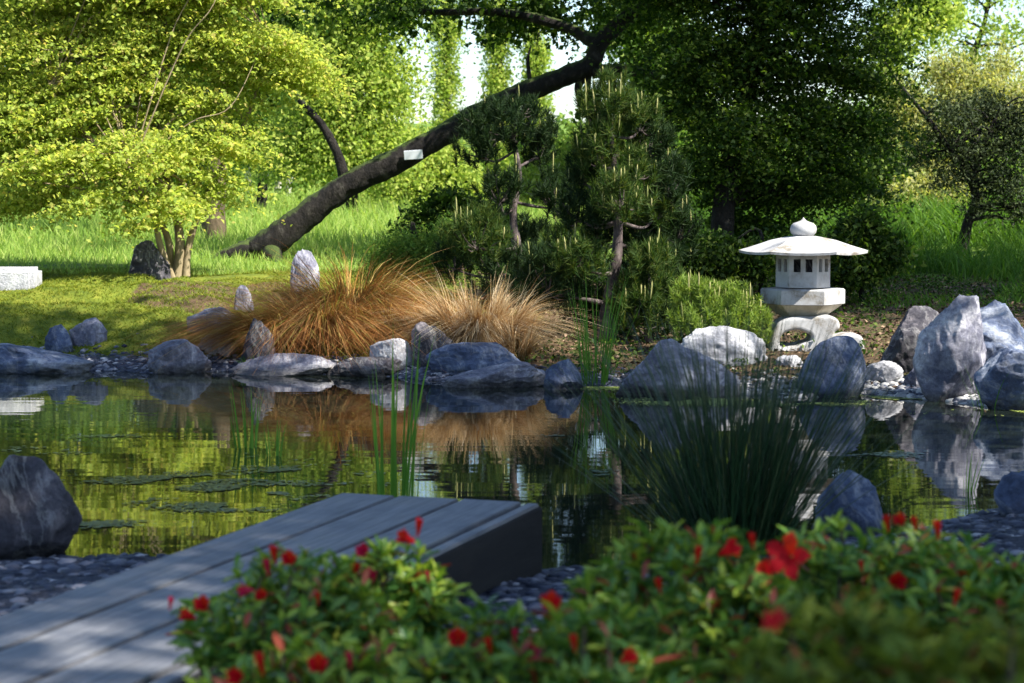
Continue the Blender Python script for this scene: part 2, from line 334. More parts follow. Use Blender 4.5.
wv = [(-9.6, 6, 0), (9.6, 6, 0), (9.6, 18.4, 0), (-9.6, 18.4, 0)]
tag(raw_mesh('water', wv, [[0, 1, 2, 3]], 4, M['water']), kind='structure')

# ------------------------------------------------------------------ geometry generators
def unit(v): return v / np.maximum(np.linalg.norm(v, axis=1, keepdims=True), 1e-9)
def leaves(name, pts, size, mat, parent, rng, up=.3, aspect=.55, fold=.12, axis=None, hanging=0.0):
    n = len(pts); nrm = rng.normal(size=(n, 3)); nrm[:, 2] = nrm[:, 2] * (1 - min(up, .9)) + up * 1.6; nrm = unit(nrm)
    if axis is None: axis = rng.normal(size=(n, 3))
    axis = axis - (axis * nrm).sum(1, keepdims=True) * nrm; axis[:, 2] -= hanging; axis = unit(axis)
    side = unit(np.cross(nrm, axis)); s = np.asarray(size).reshape(-1, 1) * rng.uniform(.4, 1.35, (n, 1))
    b = pts; tip = pts + axis * s - nrm * s * fold
    m = pts + axis * s * .45
    l = m + side * s * aspect * .5 + nrm * s * fold; r = m - side * s * aspect * .5 + nrm * s * fold
    V = np.stack([b, r, tip, l], 1).reshape(-1, 3); Fc = np.arange(4 * n).reshape(-1, 4)
    return raw_mesh(name, V, Fc, 4, mat, parent)
def blades(name, base, mat, parent, rng, L, W, az=None, lean=.3, droop=.2, rows=4, prism=False):
    n = len(base); L = np.broadcast_to(L, n) ; W = np.broadcast_to(W, n)
    lean = np.broadcast_to(lean, n); droop = np.broadcast_to(droop, n)
    if az is None: az = rng.uniform(0, 2 * pi, n)
    h = np.stack([np.cos(az), np.sin(az), np.zeros(n)], 1); 
    fa = rng.uniform(0, 2 * pi, n); sd = np.stack([np.cos(fa), np.sin(fa), np.zeros(n)], 1)
    sd2 = np.stack([-np.sin(fa), np.cos(fa), np.zeros(n)], 1)
    Vs = []; T = []
    k = 3 if prism else 2
    for i in range(rows):
        t = i / (rows - 1)
        out = lean * t + droop * t * t * 1.2
        zz = t - droop * t ** 2.2 * (1.1 if rows > 6 else .9)
        c = base + h * (L * out)[:, None]; c = c + np.array([0, 0, 1.0]) * (L * zz * np.sqrt(np.clip(1 - lean ** 2 * .5, .2, 1)))[:, None]
        w = (W * (1 - t ** 2 * .92) * (.7 + .3 * min(1, t * 4)))[:, None] * .5
        if prism:
            for q in range(3):
                a = 2 * pi * q / 3; Vs.append(c + (sd * cos(a) + sd2 * sin(a)) * w); T.append(np.full(n, t))
        else:
            Vs.append(c + sd * w); Vs.append(c - sd * w); T += [np.full(n, t)] * 2
    V = np.stack(Vs, 1).reshape(-1, 3); T = np.stack(T, 1).ravel()
    R = rows * k; b0 = (np.arange(n) * R)[:, None]; Fc = []
    for i in range(rows - 1):
        for q in range(k if prism else 1):
            a, b = i * k + q, i * k + (q + 1) % k
            Fc.append(b0 + np.array([[a, b, b + k, a + k]]))
    Fc = np.stack(Fc, 1).reshape(-1, 4)
    return raw_mesh(name, V, Fc, 4, mat, parent, attrs={'t': T})

def catmull(pts, rad, sub=6):
    p = [np.array(q, dtype=float) for q in pts]; p = [2 * p[0] - p[1]] + p + [2 * p[-1] - p[-2]]
    out, ro = [], []
    for i in range(1, len(p) - 2):
        for s in range(sub):
            t = s / sub
            out.append(.5 * ((2 * p[i]) + (-p[i - 1] + p[i + 1]) * t + (2 * p[i - 1] - 5 * p[i] + 4 * p[i + 1] - p[i + 2]) * t * t + (-p[i - 1] + 3 * p[i] - 3 * p[i + 1] + p[i + 2]) * t ** 3))
            ro.append(rad[i - 1] * (1 - t) + rad[i] * t)
    out.append(p[-2]); ro.append(rad[-1])
    return np.array(out), np.array(ro)
def tube_geo(pts, rad, ns=10, sub=6, rough=.0, seed=0):
    c, r = catmull(pts, rad, sub); n = len(c); tan = unit(np.gradient(c, axis=0))
    ref = np.array([0.0, 0, 1]) if abs(tan[0][2]) < .8 else np.array([1.0, 0, 0])
    V = []
    u = np.cross(tan[0], ref); u /= np.linalg.norm(u)
    for i in range(n):
        u = u - tan[i] * u.dot(tan[i]); u /= np.linalg.norm(u); w = np.cross(tan[i], u)
        for k in range(ns):
            a = 2 * pi * k / ns; V.append(c[i] + (u * cos(a) + w * sin(a)) * r[i])
    V = np.array(V)
    if rough:
        cc = np.repeat(c, ns, 0); d = V - cc; f = 1 + rough * fbm(V * 5, seed, 4) + rough * .6 * fbm(V * 17, seed + 9, 3); V = cc + d * f[:, None]
    Fc = []
    for i in range(n - 1):
        for k in range(ns): Fc.append((i * ns + k, i * ns + (k + 1) % ns, (i + 1) * ns + (k + 1) % ns, (i + 1) * ns + k))
    return V, np.array(Fc)
def tubes(name, specs, mat, parent, ns=8, sub=5, rough=.1, smooth=True):
    Vs, Fs, o = [], [], 0
    for i, (p, r) in enumerate(specs):
        V, Fc = tube_geo(p, r, ns, sub, rough, i); Vs.append(V); Fs.append(Fc + o); o += len(V)
    return raw_mesh(name, np.concatenate(Vs), np.concatenate(Fs), 4, mat, parent, smooth=smooth)

def crown_points(rng, ells, nclump, per, rc, flat=.6, shell=.35, axis=None):
    """ells: list of (center, radii). returns clump centres, leaf points"""
    vol = np.array([e[1][0] * e[1][1] * e[1][2] for e in ells]) ** .8; vol /= vol.sum()
    which = rng.choice(len(ells), nclump, p=vol); C = np.array([list(e[0]) for e in ells])[which]; R = np.array([list(e[1]) for e in ells])[which]
    d = unit(rng.normal(size=(nclump, 3))); r = rng.uniform(shell, 1, (nclump, 1)) ** .6
    cc = C + d * R * r
    rcs = rc * rng.uniform(.6, 1.4, (nclump, 1))
    q = rng.normal(size=(nclump, per, 3)) * .5
    q = np.clip(q, -1.3, 1.3) * rcs[:, None, :] * np.array([1, 1, flat])
    if axis is not None:                      # boughs fan outwards from the trunk and droop at their ends
        hd = cc - np.array([axis[0], axis[1], 0]); hd[:, 2] = 0; hd = unit(hd + rng.normal(size=cc.shape) * [.35, .35, 0])[:, None, :]; pd = np.stack([-hd[..., 1], hd[..., 0], hd[..., 2]], -1)
        u_ = q[..., :1] * 1.7; v_ = q[..., 1:2] * .62 * (1.15 - .35 * u_ / rc); z_ = q[..., 2:] - .45 * np.clip(u_ + rc * .5, 0, 9) ** 1.4
        q = hd * u_ + pd * v_ + np.concatenate([z_ * 0, z_ * 0, z_], -1); return cc, (cc[:, None, :] + q).reshape(-1, 3)
    # sprays dip towards their rims
    q[:, :, 2] -= .5 * (q[:, :, 0] ** 2 + q[:, :, 1] ** 2) / rcs
    return cc, (cc[:, None, :] + q).reshape(-1, 3)
def limbs_to(rng, cc, tp, tr, k, bend=.08):
    """curved limbs from trunk polyline tp to k of the clump centres"""
    tp = np.array(tp, dtype=float); specs = []
    ci = rng.choice(len(cc), min(k, len(cc)), replace=False)
    c, r = catmull(tp, tr, 6)
    for i in ci:
        t = cc[i]; d = np.linalg.norm(c - t, axis=1) + np.maximum(0, c[:, 2] - t[2] + .15 * np.linalg.norm(c[:, :2] - t[:2], axis=1)) * 2
        d[:len(c) // 4] += 5
        j = int(np.argmin(d)); a = c[j]; L = np.linalg.norm(t - a)
        if t[2] < a[2] + .12 * L: continue
        mid = (a + t) / 2 + rng.normal(size=3) * bend * L + np.array([0, 0, .04 * L]); r0 = min(r[j] * .6, .012 + L * .022)
        specs.append(([a, mid * .6 + a * .4 + np.array([0, 0, .05 * L]), mid, t], [r0, r0 * .8, r0 * .6, r0 * .2]))
    return specs
def tree(name, label, cat, base, trunk, tr, ells, nclump, per, rc, leaf, mat, bark, seed, up=.35, flat=.6, aspect=.6, nlimb=18, group=None, extra_trunks=(), hanging=0, shell=.35, crown_name='crown', axis=None):
    rng = np.random.default_rng(seed)
    t = thing(name, label, cat, base, group)
    cc, pts = crown_points(rng, ells, nclump, per, rc, flat, shell, axis)
    sp = limbs_to(rng, cc, trunk, tr, nlimb)
    for et in extra_trunks: sp += limbs_to(rng, cc, et[0], et[1], max(2, nlimb // 4))
    tubes('trunk', [(trunk, tr)] + list(extra_trunks) + sp, M[bark], t, ns=8, sub=6, rough=.16)
    leaves(crown_name, pts, leaf, M[mat], t, rng, up=up, aspect=aspect, hanging=hanging)
    return t

# ------------------------------------------------------------------ rocks
def ico(sub):
    bm = bmesh.new(); bmesh.ops.create_icosphere(bm, subdivisions=sub, radius=1)
    V = np.array([v.co[:] for v in bm.verts]); Fc = np.array([[v.index for v in f.verts] for f in bm.faces]); bm.free(); return V, Fc
ICO5, ICO1, ICO2 = ico(6), ico(1), ico(2)
def boulder(label, x0, x1, ytop, yb, seed, mat, z0=0.0, depth=.75, group=None, peak=0.0, top=1.0, sink=.12, facet=19, Yd=None, lean=0, name='boulder', rough=1.0, taper=.0):
    rng = np.random.default_rng(seed)
    f = G((x0 + x1) / 2, yb, z0); Yf = f.y if Yd is None else Yd
    w = (x1 - x0) / F * Yf; Yc = Yf + w * depth * .42
    c = P((x0 + x1) / 2, yb, Yf); cx = (x0 + x1) / 2; topz = P(cx, ytop, Yf + w * depth * .35).z
    zb = z0 - sink; h = topz - zb
    V, Fc = ICO5; v = V.copy()
    v = np.sign(v) * np.abs(v) ** .9
    ds = unit(rng.normal(size=(facet, 3)) * np.array([1, 1, .8]))
    for d in ds:
        k = rng.uniform(.52, .86); pr = v @ d; ov = np.maximum(pr - k, 0); v = v - ov[:, None] * d * .9
    # normalise back to the unit box
    mn, mxx = v.min(0), v.max(0); v = (v - (mn + mxx) / 2) / ((mxx - mn) / 2)
    hh = (v[:, 2] + 1) / 2
    v[:, 0] = v[:, 0] * (1 - taper * hh) + peak * hh
    v[:, 1] = v[:, 1] * (1 - taper * .5 * hh) + lean * hh
    off = rng.uniform(0, 50, 3)
    dn = unit(v)
    disp = rough * (.13 * fbm(v * 1.5 + off, seed, 3) + .075 * (1 - np.abs(fbm(v * 3.3 + off, seed + 3, 4)) * 2) + .022 * fbm(v * 9 + off, seed + 5, 4))
    v = v + dn * disp[:, None]
    mn, mxx = v.min(0), v.max(0); v[:, 0] = (v[:, 0] - (mn[0] + mxx[0]) / 2) / ((mxx[0] - mn[0]) / 2); v[:, 2] = (v[:, 2] - mn[2]) / (mxx[2] - mn[2])
    W = np.stack([v[:, 0] * w / 2, v[:, 1] * w * depth / 2, v[:, 2] * h], 1)
    o = raw_mesh(name, W, Fc, 3, M[mat], smooth=True)
    o.location = (c.x, Yc, zb)
    return tag(o, label, 'rock', group)

FS = 'rocks along the far shore'
boulder('long low blue-grey rock lying at the waterline on the left far bank', -30, 86, 343, 374, 1, 'rock_blue_shade', depth=.8, group=FS, peak=-.2, taper=.35)
boulder('smaller of two rocks sitting side by side at the foot of the moss bank', 42, 72, 324, 350, 2, 'rock_blue_shade', z0=.08, depth=.8, group=FS, Yd=17.2)
boulder('larger lumpy purple-grey rock of the pair at the foot of the moss bank', 66, 106, 318, 348, 3, 'rock_grey', z0=.08, depth=.8, group=FS, Yd=17.3)
boulder('rounded grey rock in the water between the moss bank and the brown sedge', 144, 208, 339, 374, 4, 'rock_grey', depth=.75, group=FS, peak=.25)
boulder('blue shaded rock behind the left edge of the brown sedge', 184, 240, 307, 345, 5, 'rock_blue_shade', z0=.1, depth=.7, group=FS, Yd=17.6)
boulder('whitish low rock just right of the rounded grey waterside rock', 192, 238, 332, 356, 6, 'rock_pale', z0=.03, depth=.7, group=FS, Yd=17.0)
boulder('small pointed rock peeking above the left of the sedge', 231, 254, 285, 320, 7, 'rock_grey', z0=.25, depth=.8, group=FS, Yd=18.6, taper=.25)
boulder('dark pointed rock half buried in drooping brown sedge blades', 238, 276, 318, 364, 8, 'rock_dark', z0=.02, depth=.8, group=FS, Yd=16.45, taper=.3, peak=.12, facet=10)
boulder('upright grey stone standing behind the brown sedge by the leaning trunk', 289, 319, 249, 312, 9, 'rock_grey', z0=.42, depth=.8, Yd=19.5, taper=.12, peak=.08, facet=8)
boulder('small sunlit white rock at the water behind the green reeds', 368, 414, 338, 362, 10, 'rock_pale', z0=.03, depth=.7, group=FS, Yd=16.2)
boulder('dark blocky rock with pale flecks beneath the brown sedge', 410, 462, 322, 376, 11, 'rock_dark', z0=0, depth=.8, group=FS, taper=.12, top=.8)
boulder('broad smooth blue-grey rock with white blotches at the middle shore', 424, 530, 342, 380, 12, 'rock_blue_shade', depth=.7, group=FS, peak=-.1, taper=.2)
boulder('flat low slab rock sloping into the water under the broad blue rock', 440, 548, 362, 388, 13, 'rock_grey', depth=.5, group=FS, peak=.35, taper=.3, sink=.08)
boulder('small rounded dark blue rock right of the flat slab rock', 544, 584, 359, 390, 14, 'rock_blue_shade', depth=.8, group=FS)
boulder('wide blue and white boulder behind the tall dark rushes', 614, 744, 338, 397, 15, 'rock_grey', depth=.6, group=FS, peak=-.05, taper=.35)
boulder('sunlit pale boulder behind the wide blue one, left of the lantern foot', 676, 774, 326, 376, 16, 'rock_pale', z0=.04, depth=.6, group=FS, Yd=15.7, peak=.1, taper=.25)
boulder('big egg-shaped dark blue boulder standing in front of the stone lantern', 800, 870, 336, 406, 43, 'rock_blue_shade', z0=0, depth=.85, group=FS, peak=.42, taper=.3, Yd=14.4, rough=.5, facet=6)
boulder('small white stone low under the arch of the lantern foot', 776, 808, 355, 376, 30, 'rock_pale', z0=.04, depth=.8, group=FS, Yd=15.6)
boulder('pale knobbly rock between the egg-shaped boulder and the tall standing stone', 868, 908, 360, 392, 18, 'rock_pale', z0=.03, depth=.8, group=FS, Yd=14.9)
boulder('little white pointed stone behind the pale knobbly rock', 884, 903, 346, 368, 19, 'rock_pale', z0=.1, depth=.8, group=FS, Yd=15.4, taper=.5)
boulder('small pale grey stone at the foot of the tall standing stone', 905, 934, 366, 392, 31, 'rock_grey', z0=.03, depth=.8, group=FS, Yd=14.7)
boulder('dark brown-grey boulder leaning behind the tall standing stone', 880, 956, 306, 384, 20, 'rock_dark', z0=.04, depth=.8, group=FS, Yd=15.2, taper=.15, peak=.1)
boulder('tall pale lavender standing stone at the right end of the far shore', 918, 992, 294, 404, 21, 'rock_grey', z0=0, depth=.8, group=FS, Yd=14.1, taper=.12, peak=.05, rough=1.1, facet=16)
boulder('massive sloping blue-grey boulder right behind the tall standing stone', 930, 1085, 300, 402, 22, 'rock_blue_shade', z0=.02, depth=.8, group=FS, Yd=14.5, taper=.45, peak=-.05)
boulder('dark blue rock in the water in front of the massive sloping boulder', 978, 1070, 348, 414, 23, 'rock_blue_shade', z0=0, depth=.7, group=FS, Yd=13.5)
boulder('large dark domed rock on the near gravel left of the deck', -60, 74, 456, 562, 24, 'rock_dark', z0=.02, depth=.8, taper=.25, Yd=8.0, rough=.7)
boulder('squat grey rock on the near shore behind the rush clump', 812, 890, 472, 556, 25, 'rock_blue_shade', z0=0, depth=.8, Yd=8.5, taper=.2, rough=.7)
boulder('blue-grey rock cut by the right edge above the near gravel', 998, 1080, 470, 522, 26, 'rock_blue_shade', z0=.02, depth=.8, Yd=8.9, taper=.35)
boulder('dark mossy boulder at the foot of the yellow-green maple', 126, 170, 240, 283, 27, 'rock_dark', z0=.5, depth=.8, Yd=21.4, taper=.2)

boulder('long flat grey ledge stone at the waterline under the big sedge mound', 226, 334, 354, 376, 32, 'rock_grey', depth=.45, group=FS, taper=.25, peak=-.1, rough=1.2, sink=.06)
boulder('flat dark ledge stone between the long grey ledge and the sunlit white rock', 322, 404, 357, 377, 36, 'rock_dark', depth=.5, group=FS, taper=.3, peak=.1, rough=1.2, sink=.06)

# pale stone slab bench at the far left
def box_bm(bm, c, s, rz=0, bev=0):
    r = bmesh.ops.create_cube(bm, size=1); vs = r['verts']
    bmesh.ops.scale(bm, vec=s, verts=vs); bmesh.ops.rotate(bm, cent=(0, 0, 0), matrix=Matrix.Rotation(rz, 3, 'Z'), verts=vs); bmesh.ops.translate(bm, vec=c, verts=vs)
    if bev:
        es = list({e for v in vs for e in v.link_edges}); bmesh.ops.bevel(bm, geom=es, offset=bev, segments=2, affect='EDGES')
    return vs
p0 = P(-30, 290, 20.0)
sb = thing('stone_bench', 'pale sunlit stone slab bench on the moss at the left edge', 'bench', (p0.x, 20.0, Hz(p0.x, 20)))
zt = P(0, 268, 20).z; z_ = Hz(p0.x, 20)
bm = bmesh.new(); box_bm(bm, (p0.x, 20.1, zt - .135), (1.3, .55, .27), .05, .04); bm_obj('slab', bm, M['rock_pale'], sb)
for dx in (-.4, .4):
    bm = bmesh.new(); box_bm(bm, (p0.x + dx, 20.1, (zt - .21 + z_ - .05) / 2), (.2, .38, zt - .21 - z_ + .05), .05, .02); bm_obj('support', bm, M['rock_pale'], sb)

# ------------------------------------------------------------------ lantern
LY = 16.7; S = LY / F
lx = (803 - 512) * S
def zpx(y, Y=LY): return P(803, y, Y).z
lant = thing('stone_lantern', 'low white stone garden lantern with a wide hexagonal roof and arched foot', 'lantern', (lx, LY, zpx(368)))
def hex_ring(r, z, rot, n=6): return [(lx + r * cos(rot + 2 * pi * k / n), LY + r * sin(rot + 2 * pi * k / n), z) for k in range(n)]
def loft(rings, cap=True):
    bm = bmesh.new(); vr = [[bm.verts.new(p) for p in R] for R in rings]; n = len(vr[0])
    for a, b in zip(vr, vr[1:]):
        for k in range(n): bm.faces.new((a[k], a[(k + 1) % n], b[(k + 1) % n], b[k]))
    if cap: bm.faces.new(vr[0][::-1]); bm.faces.new(vr[-1])
    bmesh.ops.recalc_face_normals(bm, faces=bm.faces); return bm
rot = radians(-8)
# roof: six gently domed facets with creased ridges and lifted corners
bm = bmesh.new(); NS = 6; K = 6; prof = [(.10, 0), (.17, .012), (.27, .035), (.38, .075), (.47, .105), (.535, .126)]
R6 = 8; rings = []
ztop = zpx(236); 
def roof_ring(rr, dz, lift=0):
    out = []
    for k in range(6):
        a0, a1 = rot + 2 * pi * k / 6, rot + 2 * pi * (k + 1) / 6
        A = Vector((cos(a0), sin(a0), 0)) * rr; B = Vector((cos(a1), sin(a1), 0)) * rr
        for j in range(R6):
            t = j / R6; q = A.lerp(B, t); e = abs(2 * t - 1)
            out.append((lx + q.x, LY + q.y, ztop - dz + lift * e ** 2 - .004 * (1 - e ** 2) * (rr > .2)))
    return out
for rr, dz in prof: rings.append(roof_ring(rr, dz, .008 * (rr / .535) ** 2))
rings.append(roof_ring(.53, .147, .008)); rings.append(roof_ring(.36, .135)); rings.append(roof_ring(.2, .135))
bm = loft(rings); roof = bm_obj('roof', bm, M['lantern'], lant)
# finial
fr = 24; prof = [(.06, 0), (.082, .006), (.104, .03), (.112, .06), (.104, .09), (.085, .11), (.05, .122), (.025, .132), (.010, .147), (.003, .158)]
zb = ztop - .004; bm = loft([hex_ring(r, zb + z, 0, fr) for r, z in prof]); bm_obj('finial', bm, M['lantern'], lant, smooth=True)
# fire box with square windows: walls as panels round a hexagon
zlo, zhi = zpx(287), ztop - .136; rb = .225
fb_bm = bmesh.new()
for k in range(6):
    a0, a1 = rot + pi / 6 * 0 + 2 * pi * k / 6, rot + 2 * pi * (k + 1) / 6
    A = Vector((cos(a0), sin(a0), 0)) * rb; B = Vector((cos(a1), sin(a1), 0)) * rb; nrm = ((A + B) / 2).normalized()
    xsn = [0, .16, .41, .59, .84, 1]; hz = zhi - zlo; zsn = [0, .45, .82, 1]
    for i in range(5):
        for j in range(3):
            if j == 1 and i in (1, 3): continue
            q = [A.lerp(B, xsn[i]), A.lerp(B, xsn[i + 1])]
            vo = [Vector((lx + q[0].x, LY + q[0].y, zlo + hz * zsn[j])), Vector((lx + q[1].x, LY + q[1].y, zlo + hz * zsn[j])),
                  Vector((lx + q[1].x, LY + q[1].y, zlo + hz * zsn[j + 1])), Vector((lx + q[0].x, LY + q[0].y, zlo + hz * zsn[j + 1]))]
            vi = [v - nrm * .035 for v in vo]
            a = [fb_bm.verts.new(v) for v in vo]; b = [fb_bm.verts.new(v) for v in vi]
            fb_bm.faces.new(a); fb_bm.faces.new(b[::-1])
            for s in range(4): fb_bm.faces.new((a[s], b[s], b[(s + 1) % 4], a[(s + 1) % 4]))
bmesh.ops.remove_doubles(fb_bm, verts=fb_bm.verts, dist=.0005)
seen = {}
for f_ in list(fb_bm.faces):
    key = tuple(sorted(v.index for v in f_.verts))
fb_bm.verts.index_update()
dd = {}
for f_ in list(fb_bm.faces): dd.setdefault(tuple(sorted(v.index for v in f_.verts)), []).append(f_)
kill = [f_ for l in dd.values() if len(l) > 1 for f_ in l]
bmesh.ops.delete(fb_bm, geom=kill, context='FACES'); bmesh.ops.recalc_face_normals(fb_bm, faces=fb_bm.faces)
bm_obj('fire_box', fb_bm, M['lantern'], lant)
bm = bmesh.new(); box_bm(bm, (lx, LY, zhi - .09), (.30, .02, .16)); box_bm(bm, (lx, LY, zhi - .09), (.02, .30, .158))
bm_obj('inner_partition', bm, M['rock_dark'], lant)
# platform
z1, z2, z3 = zpx(288), zpx(303), zpx(311)
bm = loft([hex_ring(.335, z1 - .001, rot), hex_ring(.35, z1 - .012, rot), hex_ring(.35, z2, rot), hex_ring(.338, z2 - .006, rot)]); bm_obj('platform', bm, M['lantern'], lant)
bm = loft([hex_ring(.33, z2 - .007, rot), hex_ring(.30, z2 - .03, rot), hex_ring(.22, z3 - .02, rot), hex_ring(.15, zpx(318), rot)]); bm_obj('platform_underside', bm, M['lantern_weathered'], lant)
# arched foot
def foot_curve(name, outer, holes, Yc, thick, mat, parent):
    cu = bpy.data.curves.new('tmp', 'CURVE'); cu.dimensions = '2D'; cu.fill_mode = 'BOTH'; cu.extrude = thick / 2 - .03; cu.bevel_depth = .03; cu.bevel_resolution = 3; cu.offset = -.03
    for poly in [outer] + holes:
        s = cu.splines.new('BEZIER'); s.bezier_points.add(len(poly) - 1); s.use_cyclic_u = True
        for bp, (px, py) in zip(s.bezier_points, poly):
            q = P(px, py, Yc); bp.co = (q.x, q.z, 0); bp.handle_left_type = bp.handle_right_type = 'AUTO'
    o = bpy.data.objects.new('tmp', cu); COL.objects.link(o); dg = bpy.context.evaluated_depsgraph_get()
    me = bpy.data.meshes.new_from_object(o.evaluated_get(dg)); bpy.data.objects.remove(o)
    n = len(me.vertices); co = np.empty(n * 3); me.vertices.foreach_get('co', co); co = co.reshape(-1, 3)
    W = np.stack([co[:, 0], Yc + co[:, 2], co[:, 1]], 1) - np.array(parent.location)
    me.vertices.foreach_set('co', W.astype(np.float32).ravel()); me.name = name
    me.materials.clear(); me.materials.append(mat)
    for p in me.polygons: p.use_smooth = False
    return link(bpy.data.objects.new(name, me), parent)
foot_curve('foot', [(766, 364), (767, 346), (771, 329), (779, 319.5), (809, 315.5), (833, 317), (837, 326), (832, 333), (846, 333), (858, 335), (861, 345), (862, 372), (838, 376), (822, 364), (806, 357), (795, 355), (778, 356)],
           [[(779, 345), (778.5, 336), (788, 329.5), (803, 331), (809, 336.5), (800, 342), (787, 345)]], LY - .1, .34, M['lantern'], lant)

# ------------------------------------------------------------------ deck
DZ = .3
vp = (1185 - 512) / F; dirv = Vector((vp, 1, 0)).normalized(); perp = Vector((dirv.y, -dirv.x, 0))
fr_ = G(539, 503, DZ); fl_ = G(336, 495, DZ)
wid = (fr_ - fl_).dot(perp)
dk = thing('deck', 'weathered grey plank deck jutting from the bottom left over the pond', 'deck', (fr_.x, fr_.y, DZ), None, 0)
dk.rotation_euler = (0, 0, -atan2(dirv.x, dirv.y))   # local +Y runs along the planks, +X across
def local_box(name, x0, x1, y0, y1, z0, z1, mat, bev=.004, jit=0):
    bm = bmesh.new(); box_bm(bm, ((x0 + x1) / 2, (y0 + y1) / 2, (z0 + z1) / 2), (x1 - x0, y1 - y0, z1 - z0), 0, bev); 
    return bm_obj(name, bm, mat, dk, local=True)
cuts = []
for px, py in ((391, 499), (455.5, 502.3)): cuts.append((G(px, py, DZ) - fr_).dot(perp))
xsd = [-wid, cuts[0], cuts[1], -.055, 0]
LN = 5.6
for i in range(4):
    if i == 3: local_box('edge_board', xsd[3] + .009, 0, -LN, 0, -.03, -.002, M['wood'])
    else: local_box('plank', xsd[i], xsd[i + 1] - .02, -LN, 0.004 * i, -.04, 0, M['wood'])
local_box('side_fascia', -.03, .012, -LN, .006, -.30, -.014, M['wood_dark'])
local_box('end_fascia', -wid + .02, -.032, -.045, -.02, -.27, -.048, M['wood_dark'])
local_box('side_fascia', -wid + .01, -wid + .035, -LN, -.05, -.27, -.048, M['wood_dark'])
for x in (-wid + .12, -.12):
    for y in (-.15, -1.8):
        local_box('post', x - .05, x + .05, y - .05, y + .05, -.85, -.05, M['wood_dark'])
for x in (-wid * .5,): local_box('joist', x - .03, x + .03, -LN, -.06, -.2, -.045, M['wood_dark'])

# ------------------------------------------------------------------ gravel (stuff)
def pebbles(name, pts, size, mat, rng, flat=.5, base=ICO1):
    V, Fc = base; n = len(pts); s = np.asarray(size).reshape(-1, 1, 1)
    sc = np.stack([rng.uniform(.7, 1.4, n), rng.uniform(.6, 1.1, n), rng.uniform(.35, .8, n) * flat * 1.4], 1)[:, None, :]
    v = V[None] * (1 + rng.normal(size=(n, len(V), 1)) * .12) * sc * s; a = rng.uniform(0, 2 * pi, n); ca, sa = np.cos(a)[:, None], np.sin(a)[:, None]
    W = np.stack([v[..., 0] * ca - v[..., 1] * sa, v[..., 0] * sa + v[..., 1] * ca, v[..., 2]], 2) + pts[:, None, :]
    Fa = (Fc[None] + (np.arange(n) * len(V))[:, None, None]).reshape(-1, 3)
    return tag(raw_mesh(name, W.reshape(-1, 3), Fa, 3, M[mat]), kind='stuff')
rng = np.random.default_rng(5)
def scatter(n, x0, x1, f, rng):
    x = rng.uniform(x0, x1, n); y = f(x, n); return np.stack([x, y, H(x, y)], 1)
p = scatter(9000, -5, 5.5, lambda x, n: yN(x) - rng.uniform(-.12, 2.2, n), rng)
pebbles('gravel', p, rng.uniform(.01, .045, len(p)), 'pebble', rng, flat=.4)
tag(bpy.data.objects['gravel'], 'dark blue-grey slate gravel on the near shore beside the deck', 'gravel')
p = scatter(9000, -5, 5.5, lambda x, n: yF(x) + np.abs(rng.normal(0, .3, n)) - .05, rng)
o = pebbles('gravel', p, rng.uniform(.01, .04, len(p)), 'pebble', rng, flat=.6); tag(o, 'blue-grey stones lining the far edge of the pond', 'gravel')
p = scatter(900, 1.6, 4.0, lambda x, n: yF(x) + np.abs(rng.normal(.1, .35, n)) - .02, rng)
o = pebbles('pebbles', p, rng.uniform(.02, .055, len(p)), 'pebble_pale', rng, flat=.6); tag(o, 'white sunlit pebbles on the shore below the stone lantern', 'pebbles')

# floating weed: many small flat leaves gathered in drifts
def floaters(name, specs, n, size, mat, label, seed, z, thr, fs):
    rng = np.random.default_rng(seed); w = np.array([a[2] * a[3] for a in specs], float); w /= w.sum(); k = rng.choice(len(specs), n, p=w); A = np.array(specs, float)[k]
    px = A[:, 0] + rng.normal(size=n) * A[:, 2] * .6; py = A[:, 1] + rng.normal(size=n) * A[:, 3] * .6
    g_ = np.array([list(G(a, b)) for a, b in zip(px, py)]); q = fbm(g_ * [fs, fs * 1.4, 1], seed, 4)
    g_ = g_[(q > thr) & (g_[:, 1] < yF(g_[:, 0]) + .1) & (g_[:, 1] > yN(g_[:, 0]))]; n = len(g_); r = rng.uniform(.5, 1.3, n) * size
    a0 = rng.uniform(0, 2 * pi, n); V = []
    for i in range(7):
        a = a0 + 2 * pi * i / 7.6; V.append(np.stack([g_[:, 0] + r * np.cos(a), g_[:, 1] + r * .8 * np.sin(a), np.full(n, z) + rng.uniform(0, .002, n)], 1))
    V = np.stack(V, 1).reshape(-1, 3)
    return tag(raw_mesh(name, V, np.arange(len(V)).reshape(-1, 7), 7, M[mat]), label, 'water weed', None, 'stuff')
M['weed'] = leaf_mat('weed', [(0, (.02, .045, .022)), (.7, (.045, .085, .045)), (1, (.09, .13, .07))], trans=0, rough=.3, spec=.5)
M['duckweed'] = leaf_mat('duckweed', [(0, (.12, .17, .03)), (.7, (.26, .32, .07)), (1, (.4, .44, .14))], trans=0, rough=.5)
floaters('pondweed', [(170, 480, 70, 6), (250, 490, 80, 7), (300, 472, 60, 5), (230, 507, 60, 5), (100, 524, 30, 4), (330, 457, 60, 3), (110, 437, 30, 2.5), (130, 500, 24, 3), (560, 434, 26, 2), (890, 455, 40, 3), (600, 474, 40, 3), (60, 450, 40, 3)], 7000, .014, 'weed', 'thin grey-green drifts of pondweed floating beyond the deck', 9, .003, .10, 4.0)
floaters('duckweed', [(895, 398, 60, 4), (610, 388, 22, 2), (690, 402, 50, 3), (985, 413, 40, 2), (780, 404, 60, 3)], 16000, .009, 'duckweed', 'yellow-green duckweed film along the far shore below the lantern', 10, .003, -.1, 2.5)

